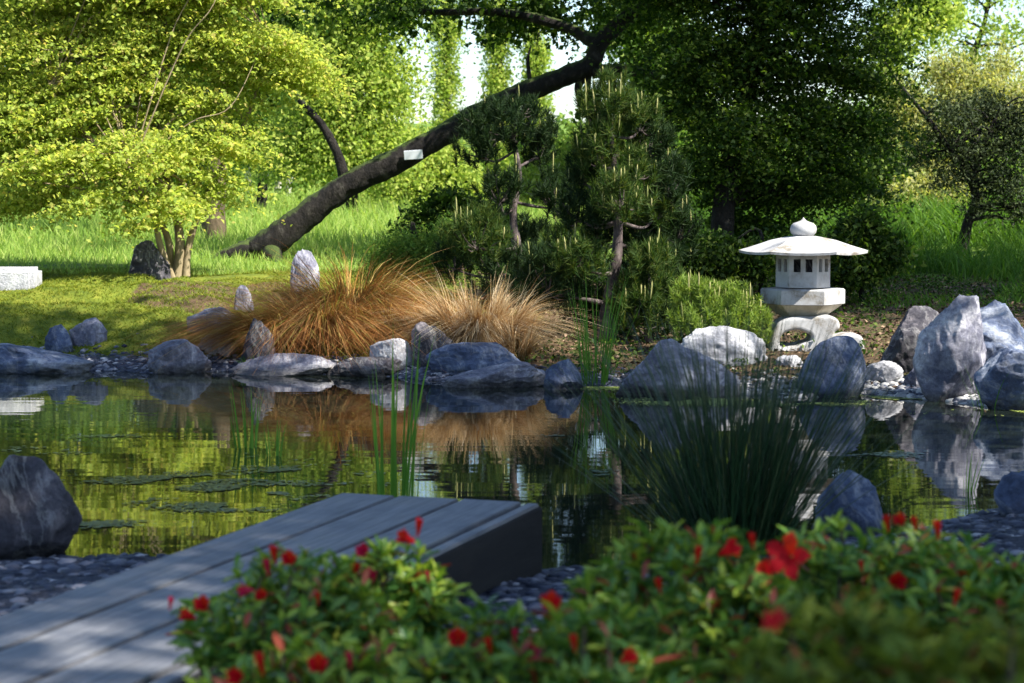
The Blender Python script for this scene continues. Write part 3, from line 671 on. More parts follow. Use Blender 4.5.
# ------------------------------------------------------------------ ground cover
rng = np.random.default_rng(12)
x = rng.uniform(-5.4, 0, 110000); tfx = rng.uniform(.45, 6.5, len(x)); y = yF(x) + tfx
keep = (fbm(np.stack([x, y, x * 0], 1) * 2, 31, 3) + (tfx - .3) > -.1) & (np.hypot(x + 3.2, (y - 21.5)) > .65) & (x < -1.0 + .6 * vnoise(np.stack([y * 2, x * 0, x * 0], 1), 4)); x, y = x[keep], y[keep]
o = blades('moss', np.stack([x, y, H(x, y) - .01], 1), M['moss'], None, rng, rng.uniform(.025, .06, len(x)), .009, lean=rng.uniform(.1, .9, len(x)), droop=.3, rows=3)
tag(o, 'mounded yellow-green moss covering the left bank', 'moss', kind='stuff')
def fan(n, y0, y1, k=.29, pw=1.0):
    y = y0 + (y1 - y0) * rng.uniform(0, 1, n) ** pw; x = rng.uniform(-1, 1, n) * (k * y + .5); return x, y
x, y = fan(100000, 22.3, 64, pw=1.3)
nn = fbm(np.stack([x, y, x * 0], 1) * .35, 41, 3)
keep = (x < 1.0 + nn * 3) | (y > 33); x, y, nn = x[keep], y[keep], nn[keep]
hh = np.interp(y, [22, 25, 32, 60], [.08, .14, .38, .55]) * rng.uniform(.5, 1.2, len(x)) * (1 + nn * .5)
o = blades('grass', np.stack([x, y, H(x, y) - .02], 1), M['grass'], None, rng, hh, np.interp(y, [22, 64], [.013, .04]), lean=rng.uniform(.05, .4, len(x)), droop=rng.uniform(0, .4, len(x)), rows=3)
tag(o, 'sunlit light green meadow grass behind the pond', 'grass', kind='stuff')
# taller herbs on the right
x = rng.uniform(2.2, 11, 52000); y = rng.uniform(19, 34, len(x)); nn = fbm(np.stack([x, y, x * 0], 1) * .5, 44, 3)
keep = ((x > 3.4) | (y > 24)) & (nn > -.5); x, y, nn = x[keep], y[keep], nn[keep]
hh = np.interp(y, [19, 21, 24, 34], [.12, .38, .7, .9]) * rng.uniform(.4, 1.15, len(x)) * (1 + nn * .6)
o = blades('grass', np.stack([x, y, H(x, y) - .02], 1), M['herb'], None, rng, hh, np.interp(y, [20, 34], [.016, .03]), lean=rng.uniform(.05, .5, len(x)), droop=rng.uniform(.1, .5, len(x)), rows=3)
tag(o, 'tall lush green grasses and herbs behind the lantern on the right', 'grass', kind='stuff')
# low ground cover and litter among the pines
x = rng.uniform(-.6, 6, 22000); t_ = rng.uniform(.3, 9, len(x)); y = yF(x) + t_; nn = fbm(np.stack([x, y, x * 0], 1) * 1.3, 47, 3)
keep = nn > .08; x, y = x[keep], y[keep]; pts = np.stack([x, y, H(x, y) + rng.uniform(0, .08, len(x))], 1)
o = leaves('ground_cover', pts, .04, M['leaf_dark'], None, rng, up=.6); tag(o, 'low leafy ground cover between the pines and the lantern', 'ground cover', kind='stuff')
x = rng.uniform(-.4, 6, 22000); y = yF(x) + rng.uniform(.3, 9, len(x)); pts = np.stack([x, y, H(x, y) + .008], 1)
M['litter'] = leaf_mat('litter', [(0, (.03, .018, .011)), (.7, (.10, .06, .035)), (1, (.3, .2, .13))], trans=0)
o = leaves('leaf_litter', pts, .045, M['litter'], None, rng, up=.85); tag(o, 'brown fallen leaves and bark on the soil under the pines', 'leaf litter', kind='stuff')

# ------------------------------------------------------------------ sedges
def sedge(label, px, yb, Yd, n, L, spread, seed, mat='sedge', droop=(.3, .8), lean=(.05, .6), rad=.12, name='sedge_tuft', bias=0.0):
    """locks of arching blades: each lock shares a heading, a length and a fall"""
    rng = np.random.default_rng(seed); b = P(px, yb, Yd); z = Hz(b.x, Yd)
    t = thing(name, label, 'ornamental grass', (b.x, Yd, z), 'tawny sedge tufts on the far shore')
    nl_ = max(n // 45, 8); la = rng.uniform(0, 2 * pi, nl_); lL = rng.uniform(.55, 1.1, nl_); ll = rng.uniform(*lean, nl_); ld = rng.uniform(*droop, nl_); lr = rad * np.sqrt(rng.uniform(0, 1, nl_))
    k = rng.integers(0, nl_, n); a = la[k] + rng.normal(0, .22, n); r = lr[k] + rng.normal(0, .02, n)
    pts = np.stack([b.x + r * np.cos(la[k]) * 1.5, Yd + r * np.sin(la[k]), np.full(n, z - .02)], 1)
    ln = (ll[k] + rng.normal(0, .09, n)).clip(.02, 1) * spread; dr = (ld[k] + rng.normal(0, .1, n)).clip(.05, 1.0)
    az = np.where(rng.uniform(size=n) < bias, pi + rng.normal(0, .5, n), a)
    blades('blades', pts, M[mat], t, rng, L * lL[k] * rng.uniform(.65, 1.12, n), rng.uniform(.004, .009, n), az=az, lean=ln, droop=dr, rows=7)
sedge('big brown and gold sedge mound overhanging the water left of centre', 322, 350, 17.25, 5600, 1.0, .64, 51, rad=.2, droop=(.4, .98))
sedge('rusty sedge tuft sweeping left over the dark pointed rock', 276, 345, 17.1, 3600, .86, .8, 52, rad=.12, droop=(.45, .95), bias=.12)
sedge('tall bronze sedge tuft at the back below the leaning trunk', 352, 325, 17.9, 4600, 1.12, .64, 53, rad=.2, droop=(.4, .95))
sedge('golden sedge tuft just left of the green reeds', 386, 345, 17.2, 2600, .8, .64, 54, rad=.13, droop=(.4, .95))
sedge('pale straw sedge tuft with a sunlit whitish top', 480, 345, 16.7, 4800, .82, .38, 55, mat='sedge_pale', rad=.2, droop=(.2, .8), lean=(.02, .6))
sedge('orange-brown sedge tuft between the dark blocky rock and the pale tuft', 438, 345, 17.0, 2400, .68, .6, 56, rad=.15)
sedge('small ragged brown sedge tuft right of the pale straw one', 516, 352, 16.2, 600, .5, .7, 57, mat='sedge_pale', rad=.08, droop=(.2, .7), lean=(.05, .6))

# ------------------------------------------------------------------ reeds and rushes
def clump(name, label, cat, px, Yd, n, L, rad, lean, droop, W, mat, seed, group=None, z=None, prism=True, x0=None):
    rng = np.random.default_rng(seed); bx = (px - 512) / F * Yd if x0 is None else x0; z = Hz(bx, Yd) if z is None else z
    t = thing(name, label, cat, (bx, Yd, z), group)
    a = rng.uniform(0, 2 * pi, n); r = rad * np.sqrt(rng.uniform(0, 1, n)); pts = np.stack([bx + r * np.cos(a), Yd + r * np.sin(a), np.full(n, z - .05)], 1)
    az = a + rng.normal(0, .7, n)
    ln = np.abs(rng.normal(0, 1, n)).clip(0, 2.3) * lean
    blades('stems', pts, M[mat], t, rng, L * rng.uniform(.6, 1.08, n), rng.uniform(.7, 1.2, n) * W, az=az, lean=ln, droop=rng.uniform(0, droop, n), rows=5, prism=prism)
clump('rush_clump', 'large fan of dark green needle rushes on the near shore', 'rush', 738, 8.0, 620, 1.12, .15, .38, .12, .0072, 'rush', 61, z=0.0)
RG = 'slim green reeds standing in the pond'
clump('reed_clump', 'tallest bright green reed clump, just beyond the deck end', 'reeds', 396, 9.6, 20, 1.0, .10, .06, .06, .016, 'reed', 62, RG, z=-.1, prism=False)
clump('reed_clump', 'short reed clump right of the pondweed patches, second from the left', 'reeds', 272, 11.2, 7, .34, .05, .08, .1, .014, 'reed', 63, RG, z=-.05, prism=False)
clump('reed_clump', 'leftmost short green reed clump in the pond', 'reeds', 246, 11.6, 13, .5, .06, .07, .1, .014, 'reed', 64, RG, z=-.05, prism=False)
clump('reed_clump', 'airy tall reed clump at the far shore right of the small dark blue rock', 'reeds', 596, 15.3, 60, .95, .1, .12, .1, .009, 'reed', 65, RG, z=0, prism=False)
clump('reed_clump', 'thin reed stems between the pale standing stone reflection and the right edge', 'reeds', 972, 9.9, 6, .32, .02, .06, .1, .010, 'reed', 66, RG, z=-.05, prism=False)
clump('reed_clump', 'few grassy reeds in front of the sloping boulder at the right shore', 'reeds', 990, 13.6, 12, .4, .08, .2, .2, .008, 'reed', 67, RG, z=0, prism=False)
clump('grass_tuft', 'small green tuft sprouting at the water under the big sedge mound', 'grass tuft', 256, 16.5, 160, .16, .08, .4, .3, .012, 'reed', 68, z=.04, prism=False)
clump('grass_tuft', 'few blurred grass blades close to the camera over the deck corner', 'grass tuft', 8, 2.1, 5, .75, .05, .16, .1, .007, 'reed', 69, z=.35, prism=False)

# ------------------------------------------------------------------ pines
def needles_geo(rng, pts, dirs, nper, L, W, spread):
    """needles bristling round shoots. pts, dirs (N,3)"""
    n = len(pts); k = nper
    along = rng.uniform(-.06, .05, (n, k, 1)); base = pts[:, None] + dirs[:, None] * along
    d = dirs[:, None] * rng.uniform(.35, 1.1, (n, k, 1)) + rng.normal(size=(n, k, 3)) * spread; d = d.reshape(-1, 3); d = unit(d)
    base = base.reshape(-1, 3); l = L * rng.uniform(.6, 1.15, (n * k, 1)); s = unit(np.cross(d, rng.normal(size=d.shape))) * W * .5
    tip = base + d * l; V = np.stack([base + s, base - s, tip], 1).reshape(-1, 3)
    return V, np.arange(len(V)).reshape(-1, 3)
def prisms(pts, dirs, L, W):
    ref = np.array([1.0, .3, 0]); u = unit(np.cross(dirs, ref)); v = unit(np.cross(dirs, u)); V = []
    n = len(pts); L = np.asarray(L).reshape(-1, 1)
    for z, w in ((0, 1), (.75, .9)):
        for q in range(4): a = pi / 2 * q; V.append(pts + dirs * L * z + (u * cos(a) + v * sin(a)) * W * .5 * w)
    V.append(pts + dirs * L)
    V = np.stack(V, 1).reshape(-1, 3); b = (np.arange(n) * 9)[:, None]; Fc = []
    for q in range(4):
        r = (q + 1) % 4; Fc += [b + np.array([[q, r, 4 + r]]), b + np.array([[q, 4 + r, 4 + q]]), b + np.array([[4 + q, 4 + r, 8]])]
    return V, np.stack(Fc, 1).reshape(-1, 3)
def pine(label, Yd, trunk_px, tr, pads, seed, group=None, bark='bark_pine', name='pine_tree', candle_p=.16, shoots=70, nl=.105):
    rng = np.random.default_rng(seed); tp = [P(a, b, Yd) for a, b in trunk_px]; z = Hz(tp[0].x, Yd); tp[0].z = z - .05
    t = thing(name, label, 'pine', (tp[0].x, Yd, z), group)
    sp = []; data = {}
    c, r = catmull([list(q) for q in tp], tr, 6); CP, CD = [], []
    for (x, y, rx, ry, dy, mt) in pads:
        cen = P(x, y, Yd + dy); rxm, rzm = rx / F * Yd * 1.12, ry / F * Yd * 1.1; m = max(int(shoots * 1.25 * rx * ry / 900), 24)
        d = unit(rng.normal(size=(m, 3)) + [0, 0, .35]); rr = rng.uniform(.25, 1.12, (m, 1)) ** .7
        pts = np.array(cen) + d * rr * [rxm, rxm * .9, rzm]
        dirs = unit(d * [.4, .4, .3] + [0, 0, 1.2] + rng.normal(size=(m, 3)) * .25)
        V, _ = needles_geo(rng, pts, dirs, 60, nl, .0075, .5); data.setdefault(mt, []).append(V)
        j = int(np.argmin(np.linalg.norm(c - np.array(cen) - [0, 0, -rzm * .5], axis=1))); a = c[j]; e = np.array(cen) - [0, 0, rzm * .4]; mid = (a + e) / 2 + rng.normal(size=3) * .03 + [0, 0, -.04]
        sp.append(([a, mid, e], [max(r[j] * .45, .012), .014, .008]))
        for i in rng.choice(m, min(m, 12), replace=False): sp.append(([e, (e + pts[i]) / 2 + [0, 0, -.03], pts[i]], [.009, .006, .003]))
        q = rng.uniform(size=m) < (candle_p if mt != 'needle_shaded' else candle_p * .35); up_ = unit(dirs[q] * .3 + [0, 0, 1]); CP.append(pts[q]); CD.append(up_)
    tubes('trunk', [([list(q) for q in tp], tr)] + sp, M[bark], t, ns=8, sub=5, rough=.2)
    CP, CD = np.concatenate(CP), np.concatenate(CD)
    VC, FC = prisms(CP, CD, rng.uniform(.06, .2, len(CP)), .016)
    Vs, Fs, MI, ml, off = [VC], [FC], [np.zeros(len(FC), int)], [M['candle']], len(VC)
    for mt, Vl in data.items():
        V = np.concatenate(Vl); f_ = np.arange(len(V)).reshape(-1, 3) + off; off += len(V); Vs.append(V); Fs.append(f_); MI.append(np.full(len(f_), len(ml))); ml.append(M[mt])
    o = raw_mesh('foliage', np.concatenate(Vs), np.concatenate(Fs), 3, ml[0], t)
    for m_ in ml[1:]: o.data.materials.append(m_)
    o.data.polygons.foreach_set('material_index', np.concatenate(MI).astype(np.int32))
    return t
D, Lg = 'needle_shaded', 'needle_lit'
pine('dark layered pine left of the taller pine, behind the pale sedge', 19.2, [(520, 300), (518, 255), (513, 215), (519, 175), (510, 125)], [.05, .045, .04, .03, .015],
     [(508, 128, 46, 22, 0, D), (482, 148, 26, 20, -.1, D), (540, 148, 20, 24, .2, D), (520, 110, 26, 10, 0, D), (500, 192, 24, 23, -.2, D), (554, 198, 19, 24, 0, D), (476, 238, 32, 25, -.4, Lg), (569, 242, 24, 20, -.2, Lg), (510, 275, 34, 24, -.3, D), (545, 280, 30, 30, -.2, D), (455, 262, 22, 18, 0, D), (528, 240, 22, 22, .5, D), (560, 300, 26, 22, .4, D)], 71, shoots=75)
pine('tallest pine with upright pale candles and a pinkish bare lower trunk', 17.3, [(603, 352), (606, 322), (612, 285), (617, 250), (618, 215), (614, 165), (608, 105)], [.075, .07, .055, .045, .04, .028, .012],
     [(600, 152, 26, 28, 0, Lg), (612, 112, 30, 22, 0, Lg), (640, 120, 20, 22, .1, Lg), (648, 142, 26, 20, .2, D), (622, 198, 28, 22, -.3, Lg), (666, 188, 24, 26, .1, D), (585, 175, 20, 20, .2, D), (548, 280, 32, 32, -.1, D), (580, 258, 26, 18, -.3, Lg), (646, 262, 28, 24, .2, D), (676, 232, 24, 26, .4, D), (640, 230, 22, 14, .3, D), (585, 312, 22, 26, .3, D), (626, 315, 16, 26, .35, D), (600, 235, 20, 16, .5, D), (600, 218, 14, 12, 0, D), (655, 212, 20, 16, .1, Lg), (578, 212, 18, 18, .2, D), (636, 170, 18, 16, -.1, Lg), (612, 92, 14, 16, 0, Lg), (590, 108, 10, 18, 0, Lg)], 72, candle_p=.35, shoots=75)
pine('bushy mid-green pine shrub right of the pinkish pine trunk', 17.2, [(648, 345), (648, 325), (646, 300)], [.04, .035, .02],
     [(648, 290, 28, 36, 0, Lg), (636, 315, 24, 22, -.1, Lg), (668, 315, 24, 26, .1, D), (650, 262, 16, 18, 0, Lg)], 73, name='pine_shrub', candle_p=.2)
pine('low bright green dwarf pine with upright candles left of the lantern', 16.5, [(722, 350), (722, 335), (720, 318)], [.04, .035, .02],
     [(700, 308, 28, 24, 0, 'needle_candle'), (730, 312, 28, 22, -.1, 'needle_candle'), (752, 325, 18, 17, -.15, 'needle_candle'), (715, 326, 40, 14, -.2, 'needle_candle'), (690, 296, 16, 14, .1, 'needle_candle')], 74, name='pine_shrub', candle_p=.12, shoots=150, nl=.07)

# ------------------------------------------------------------------ leaning tree
LT = 25.5
tp = [P(243, 274, LT + .3), P(268, 245, LT), P(300, 221, LT), P(345, 187, LT), P(395, 162, LT), P(440, 137, LT), P(490, 108, LT), P(540, 86, LT), P(588, 66, LT), P(602, 40, LT), P(640, 5, LT), P(700, -60, LT)]
tp[0].z = Hz(tp[0].x, LT + .4) - .1
tr = [.26, .20, .17, .15, .16, .145, .135, .13, .125, .11, .10, .08]
lt = thing('leaning_tree', 'large dark trunked tree leaning far right over the garden', 'tree', (tp[1].x, LT, Hz(tp[1].x, LT)))
q = lambda a, b, dy=0: list(P(a, b, LT + dy))
lim = [([q(345, 180), q(338, 155), q(322, 125), q(300, 100), q(285, 70, .5), q(270, 30, 1)], [.08, .062, .05, .04, .03, .015]),
       ([q(592, 72), q(620, 70), q(650, 74, -.3), q(690, 85, -.6), q(730, 80, -1)], [.10, .075, .06, .045, .02]),
       ([q(582, 78), q(578, 90), q(583, 104), q(590, 108)], [.06, .045, .04, .03]),
       ([q(588, 75), q(588, 88), q(592, 100), q(604, 118)], [.05, .035, .025, .01]),
       ([q(600, 45), q(560, 25, .3), q(500, 12, .5), q(430, 12, 1), q(370, 5, 1.5)], [.10, .07, .055, .04, .02]),
       ([q(530, 82), q(528, 60), q(531, 45)], [.03, .02, .008]), ([q(640, 5), q(620, -40), q(560, -80, 1)], [.1, .08, .04]),
       ([q(258, 250, .1), q(240, 251, -.1), q(222, 256, -.2), q(205, 266, -.3)], [.16, .1, .07, .04]), ([q(268, 252), q(275, 258, -.4), q(278, 270, -.7)], [.15, .1, .05])]
tubes('trunk', [([list(q_) for q_ in tp], tr)] + lim, M['bark_dark'], lt, ns=16, sub=10, rough=.22)
rng = np.random.default_rng(80)
ells = [(q(470, 8, 1), (2.2, 1.2, .22)), (q(400, 0, 1.5), (1.6, 1.2, .35)), (q(590, -10, 1.3), (2.0, 1.0, .6)), (q(650, 34, 1.0), (.9, .7, .45)), (q(700, 60, -1), (.9, 1, .5)), (q(560, 20, 1.1), (.8, .5, .28)), (q(500, -70, .5), (3.4, 2, .7)), (q(680, -60, 0), (2.5, 2, .8)), (q(600, 112, 0), (.25, .25, .12)), (q(260, 10, 1.5), (.6, .6, .4))]
cc, pts = crown_points(rng, ells, 330, 70, .3, .6)
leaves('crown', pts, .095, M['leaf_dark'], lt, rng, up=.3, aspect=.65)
# name plate fastened to the trunk
a = P(414, 155, LT); pl = thing('name_plate', 'small blank white plate fastened to the leaning trunk', 'sign', (a.x, LT - .185, a.z)); pl.rotation_euler = (radians(12), radians(-4), 0)
bm = bmesh.new(); box_bm(bm, (0, 0, 0), (.235, .012, .115), 0, .003); bm_obj('plate', bm, M['white_plate'], pl, local=True)
bm = bmesh.new(); box_bm(bm, (0, .035, 0), (.16, .055, .08), 0, .003); bm_obj('backing', bm, M['wood_dark'], pl, local=True)

# ------------------------------------------------------------------ broadleaf trees
def gpos(px, Yd): x = (px - 512) / F * Yd; return Vector((x, Yd, Hz(x, Yd)))
# yellow-green maple, layered
MY = 21.8; b = gpos(176, MY); mq = lambda a, bb, dy=0: list(P(a, bb, MY + dy))
tr1 = [[b.x, b.y, b.z - .05], mq(180, 250), mq(178, 225), mq(170, 190), mq(160, 120, .2), mq(165, 40, .2), mq(170, -60, .3)]
et = [([mq(168, 276, .1), mq(170, 250), mq(162, 225, -.1), mq(140, 195, -.2), mq(100, 150, -.3), mq(50, 90, -.4)], [.05, .042, .036, .032, .026, .015]),
      ([mq(186, 276, 0), mq(188, 250), mq(196, 222), mq(215, 180, .2), mq(250, 110, .4), mq(270, 40, .4)], [.045, .04, .036, .03, .022, .012]),
      ([mq(172, 278, -.15), mq(160, 245, -.2), mq(153, 215, -.3), mq(130, 170, -.6)], [.04, .035, .03, .015])]
rng = np.random.default_rng(90)
ells = []
for (x, y, rx, ry, dy) in [(60, 60, 100, 26, 0), (150, 40, 90, 22, .3), (240, 40, 80, 22, .3), (30, 110, 80, 22, -.3), (120, 100, 80, 20, 0), (215, 95, 70, 20, .2), (290, 65, 45, 20, .3), (60, 160, 80, 18, -.4), (150, 150, 70, 18, -.5), (230, 140, 50, 16, 0), (20, 200, 45, 14, -.2), (110, 200, 50, 12, -.6), (170, 205, 45, 15, -.5), (215, 185, 36, 14, 0), (-40, 120, 70, 50, 0), (100, -10, 140, 22, .2), (200, -20, 120, 24, .3), (100, -70, 150, 35, .3), (180, -110, 120, 35, .3), (20, 20, 70, 24, 0), (150, 222, 30, 7, -.5)]:
    ells.append((mq(x, y, dy), (rx / F * MY, rx / F * MY * .8, ry * 1.35 / F * MY)))
tree('maple_tree', 'large yellow-green maple with layered branches left of the leaning trunk', 'tree', b, tr1, [.06, .055, .048, .042, .034, .024, .012], ells, 1800, 92, .25, .056, 'leaf_maple', 'bark_maple', 91, axis=(b.x, b.y), up=.7, flat=.2, aspect=.7, nlimb=60, extra_trunks=et, shell=.2)
x, y = None, None
# dark broad tree on the right
BY = 23.5; b = gpos(722, BY); bq = lambda a, bb, dy=0: list(P(a, bb, BY + dy))
ells = [(bq(x, y, dy), (rx / F * BY, rx / F * BY * .8, ry / F * BY)) for (x, y, rx, ry, dy) in
        [(700, 60, 60, 50, -.3), (780, 40, 80, 60, 0), (850, 60, 50, 60, .3), (730, 130, 60, 40, -.5), (810, 130, 70, 45, 0), (690, 170, 40, 36, 0), (760, 190, 60, 30, .5), (840, 180, 40, 32, .2), (720, -40, 120, 60, 0), (830, -60, 100, 70, 0), (870, 130, 24, 30, 0), (660, 100, 26, 34, .2), (780, -140, 150, 60, 0), (745, 222, 50, 12, 1)]]
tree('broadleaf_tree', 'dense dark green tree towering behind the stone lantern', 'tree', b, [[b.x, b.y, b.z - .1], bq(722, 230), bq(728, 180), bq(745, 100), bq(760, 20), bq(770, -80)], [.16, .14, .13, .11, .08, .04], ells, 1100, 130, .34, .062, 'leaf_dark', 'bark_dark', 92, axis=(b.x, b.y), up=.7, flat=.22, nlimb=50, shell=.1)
# lower, wispy dark tree at right
SY = 26; b = gpos(960, SY); q_ = lambda a, bb, dy=0: list(P(a, bb, SY + dy))
ells = [(q_(x, y, dy), (rx / F * SY, rx / F * SY, ry / F * SY)) for (x, y, rx, ry, dy) in [(955, 112, 28, 14, 0), (995, 105, 30, 16, .2), (935, 140, 26, 16, .2), (980, 145, 34, 18, 0), (1020, 140, 26, 30, 0), (950, 172, 24, 14, 0), (1000, 178, 34, 18, 0), (1030, 205, 26, 16, 0), (915, 158, 14, 10, .3), (905, 90, 10, 8, 0), (1040, 110, 30, 24, 0), (985, 205, 18, 8, 0)]]
tree('small_tree', 'small dark grey-green tree with a crooked trunk at the right edge', 'tree', b, [[b.x, b.y, b.z - .1], q_(967, 225), q_(976, 200), q_(972, 175), q_(985, 140), q_(1000, 110)], [.085, .07, .065, .055, .04, .02], ells, 230, 90, .24, .055, 'leaf_olive', 'bark_dark', 93, up=.2, flat=.6, aspect=.4, nlimb=60, shell=.1,
     extra_trunks=[([q_(976, 190), q_(950, 150), q_(925, 115), q_(900, 85), q_(885, 62)], [.05, .04, .03, .02, .01])])

def simple_tree(label, px, Yd, ell_px, mat, seed, leaf, ncl, per, rc, bark='bark_dark', trunk_r=.15, name='broadleaf_tree', group=None, up=.3, flat=.7, aspect=.6, tpx=None, nlimb=16, hanging=0, cat='tree', shell=.3):
    b = gpos(px, Yd); f = lambda a, bb, dy=0: list(P(a, bb, Yd + dy))
    ells = [(f(x, y, dy), (rx / F * Yd, rx / F * Yd * .8, ry / F * Yd)) for (x, y, rx, ry, dy) in ell_px]
    topx = np.mean([e[0] for e in ell_px]); topy = min(e[1] for e in ell_px)
    if tpx is None: tpx = [(px, 200), ((px * 2 + topx) / 3 + 3, 140), ((px + topx) / 2, 80), (topx, topy)] if topy < 70 else [(px, (190 + topy) / 2 + 10), (topx, topy)]
    tpts = [[b.x, b.y, b.z - .1]] + [f(a, c) for a, c in tpx]; n = len(tpts)
    tree(name, label, cat, b, tpts, list(np.linspace(trunk_r, trunk_r * .2, n)), ells, ncl, per, rc, leaf, mat, bark, seed, up=up, flat=flat, aspect=aspect, nlimb=nlimb, group=group, hanging=hanging, shell=shell)
BG = 'trees beyond the meadow'
simple_tree('bright green tree behind the left limb of the leaning trunk', 352, 40, [(340, 60, 50, 45, 0), (384, 85, 34, 46, 0), (330, 120, 45, 40, 0), (385, 150, 38, 30, 0), (360, -10, 60, 50, 0), (300, 150, 30, 25, 0), (350, -90, 60, 50, 0)], 'leaf_light', 101, .10, 560, 110, .6, group=BG, nlimb=24)
simple_tree('mid-green leafy tree behind the top right of the yellow maple', 262, 44, [(260, 90, 45, 50, 0), (290, 30, 50, 40, 0), (225, 118, 45, 22, 0), (285, 128, 30, 22, 0), (230, 40, 50, 50, 0), (260, -60, 70, 60, 0)], 'leaf_mid', 102, .11, 560, 110, .65, group=BG)
simple_tree('light green bushy tree just above the middle of the leaning trunk', 440, 46, [(420, 165, 42, 26, 0), (450, 190, 40, 20, 0), (400, 205, 30, 14, 0), (470, 205, 30, 14, 0)], 'leaf_light', 103, .10, 320, 110, .5, group=BG)
simple_tree('shady tree closing the gap at the far left behind the maple', 30, 48, [(20, 150, 60, 30, 0), (60, 90, 60, 50, 0), (10, 40, 60, 60, 0), (90, 150, 50, 26, 0), (60, -60, 90, 60, 0)], 'leaf_mid', 104, .13, 520, 100, .7, group=BG)
simple_tree('dark green tree rising behind the maple crown at top left', 120, 50, [(130, 60, 60, 50, 0), (160, 140, 50, 34, 0), (110, -10, 70, 50, 0), (190, 30, 50, 60, 0), (200, 160, 30, 20, 0), (130, -90, 80, 50, 0)], 'leaf_dark', 105, .13, 560, 100, .7, group=BG)
PG = 'tall poplars against the sky'
for i, (px, top, rx, lab, sd) in enumerate([(446, -140, 12, 'leftmost tall ivy-clad poplar against the pale sky', 111), (498, -120, 11, 'middle ivy-clad poplar above the leaning trunk', 112), (536, -160, 10, 'rightmost poplar half hidden by the leaning trunk and pine', 113)]):
    simple_tree(lab, px, 70, [(px, y, rx * (1 if y > -80 else .7), 26, 0) for y in range(170, top, -34)], 'leaf_light', sd, .13, 300, 60, .36, name='poplar_tree', group=PG, tpx=[(px, 150), (px + 2, 60), (px, -60), (px, top)], flat=1.0, nlimb=14)
BW = 'pale slender trunks beyond the meadow'
for i, (px, top, ln, lab) in enumerate([(251, 168, -4, 'leftmost pale slender trunk in the gap beyond the meadow'), (264, 166, 2, 'second pale trunk from the left beyond the meadow'), (275, 162, 6, 'third pale trunk, tilted, beyond the meadow'), (287, 168, 4, 'rightmost and faintest pale trunk beyond the meadow')]):
    simple_tree(lab, px, 56, [(px + ln * 2, 130, 20, 26, 0), (px + ln * 2, 80, 18, 26, 0)], 'leaf_light', 120 + i, .16, 70, 60, .5, bark='bark_pale', trunk_r=.12, name='birch_tree', group=BW, tpx=[(px + ln, 160), (px + ln * 2, 80)], nlimb=4)
simple_tree('brown trunked tree partly hidden behind the maple stems', 213, 30, [(220, -40, 60, 50, 0), (190, -100, 70, 50, 0)], 'leaf_mid', 126, .12, 200, 60, .5, bark='bark_brown_shaded', trunk_r=.22, tpx=[(214, 200), (218, 150), (222, 60), (220, -40)])
simple_tree('bright green tree glimpsed between the two pines', 560, 42, [(560, 180, 50, 26, 0), (540, 215, 50, 16, 0), (590, 150, 30, 30, 0), (610, 200, 40, 22, 0)], 'leaf_light', 130, .10, 360, 100, .55, group=BG)
simple_tree('mid-green tree filling the gap between the tall pine and the dark tree', 668, 40, [(660, 60, 34, 50, 0), (680, 130, 34, 50, 0), (650, 170, 30, 36, 0), (640, 20, 40, 30, 0), (690, 200, 50, 22, 0), (640, -50, 60, 40, 0)], 'leaf_mid', 131, .10, 500, 110, .55, group=BG)
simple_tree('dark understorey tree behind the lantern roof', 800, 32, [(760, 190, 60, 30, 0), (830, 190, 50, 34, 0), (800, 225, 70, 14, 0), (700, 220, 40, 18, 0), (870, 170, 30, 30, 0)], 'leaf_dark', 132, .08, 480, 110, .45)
simple_tree('yellow-green willow glowing behind the small dark tree', 950, 38, [(948, 72, 22, 22, 0), (975, 92, 30, 20, 0), (1010, 100, 30, 16, 0), (920, 118, 24, 20, 0), (895, 145, 22, 18, 0), (930, 178, 34, 22, 0), (885, 180, 20, 18, 0), (1000, 60, 12, 18, .5), (900, 95, 16, 12, 0)], 'leaf_willow', 133, .10, 380, 90, .42, group=BG, name='willow_tree', hanging=.5, aspect=.35)
simple_tree('light green tree with pale leaves beside the top of the dark tree', 893, 44, [(900, 20, 30, 24, 0), (930, 15, 30, 18, 0), (885, 60, 20, 30, 0), (900, 95, 22, 18, 0), (910, -50, 40, 40, 0)], 'leaf_light', 134, .12, 190, 80, .5, group=BG)
simple_tree('sparse open-crowned tree against the sky in the top right corner', 975, 52, [(980, 40, 40, 30, 0), (1010, 15, 40, 40, 0), (1020, 70, 30, 30, 0), (960, 0, 30, 24, 0), (990, -60, 70, 50, 0)], 'leaf_light', 135, .12, 110, 60, .5, group=BG, tpx=[(975, 120), (973, 60), (985, 20), (1000, -60)], nlimb=30)
simple_tree('pale green rounded bush beyond the lantern to its right', 925, 31, [(915, 205, 34, 18, 0), (945, 200, 26, 18, 0), (890, 212, 26, 14, 0)], 'leaf_willow', 136, .085, 320, 60, .35, name='shrub', trunk_r=.05, cat='shrub', nlimb=8)
simple_tree('dark leafy shrub directly right of the lantern', 862, 19.6, [(862, 235, 22, 26, 0), (850, 262, 26, 22, 0), (884, 252, 18, 18, 0)], 'leaf_dark', 137, .06, 200, 60, .16, name='shrub', trunk_r=.03, cat='shrub', nlimb=8)
simple_tree('dark shrub in shade left of the lantern under the big tree', 760, 20.5, [(750, 255, 26, 16, 0), (690, 262, 30, 22, 0), (720, 252, 30, 14, 0)], 'leaf_dark', 138, .06, 220, 60, .18, name='shrub', trunk_r=.03, cat='shrub', nlimb=8)
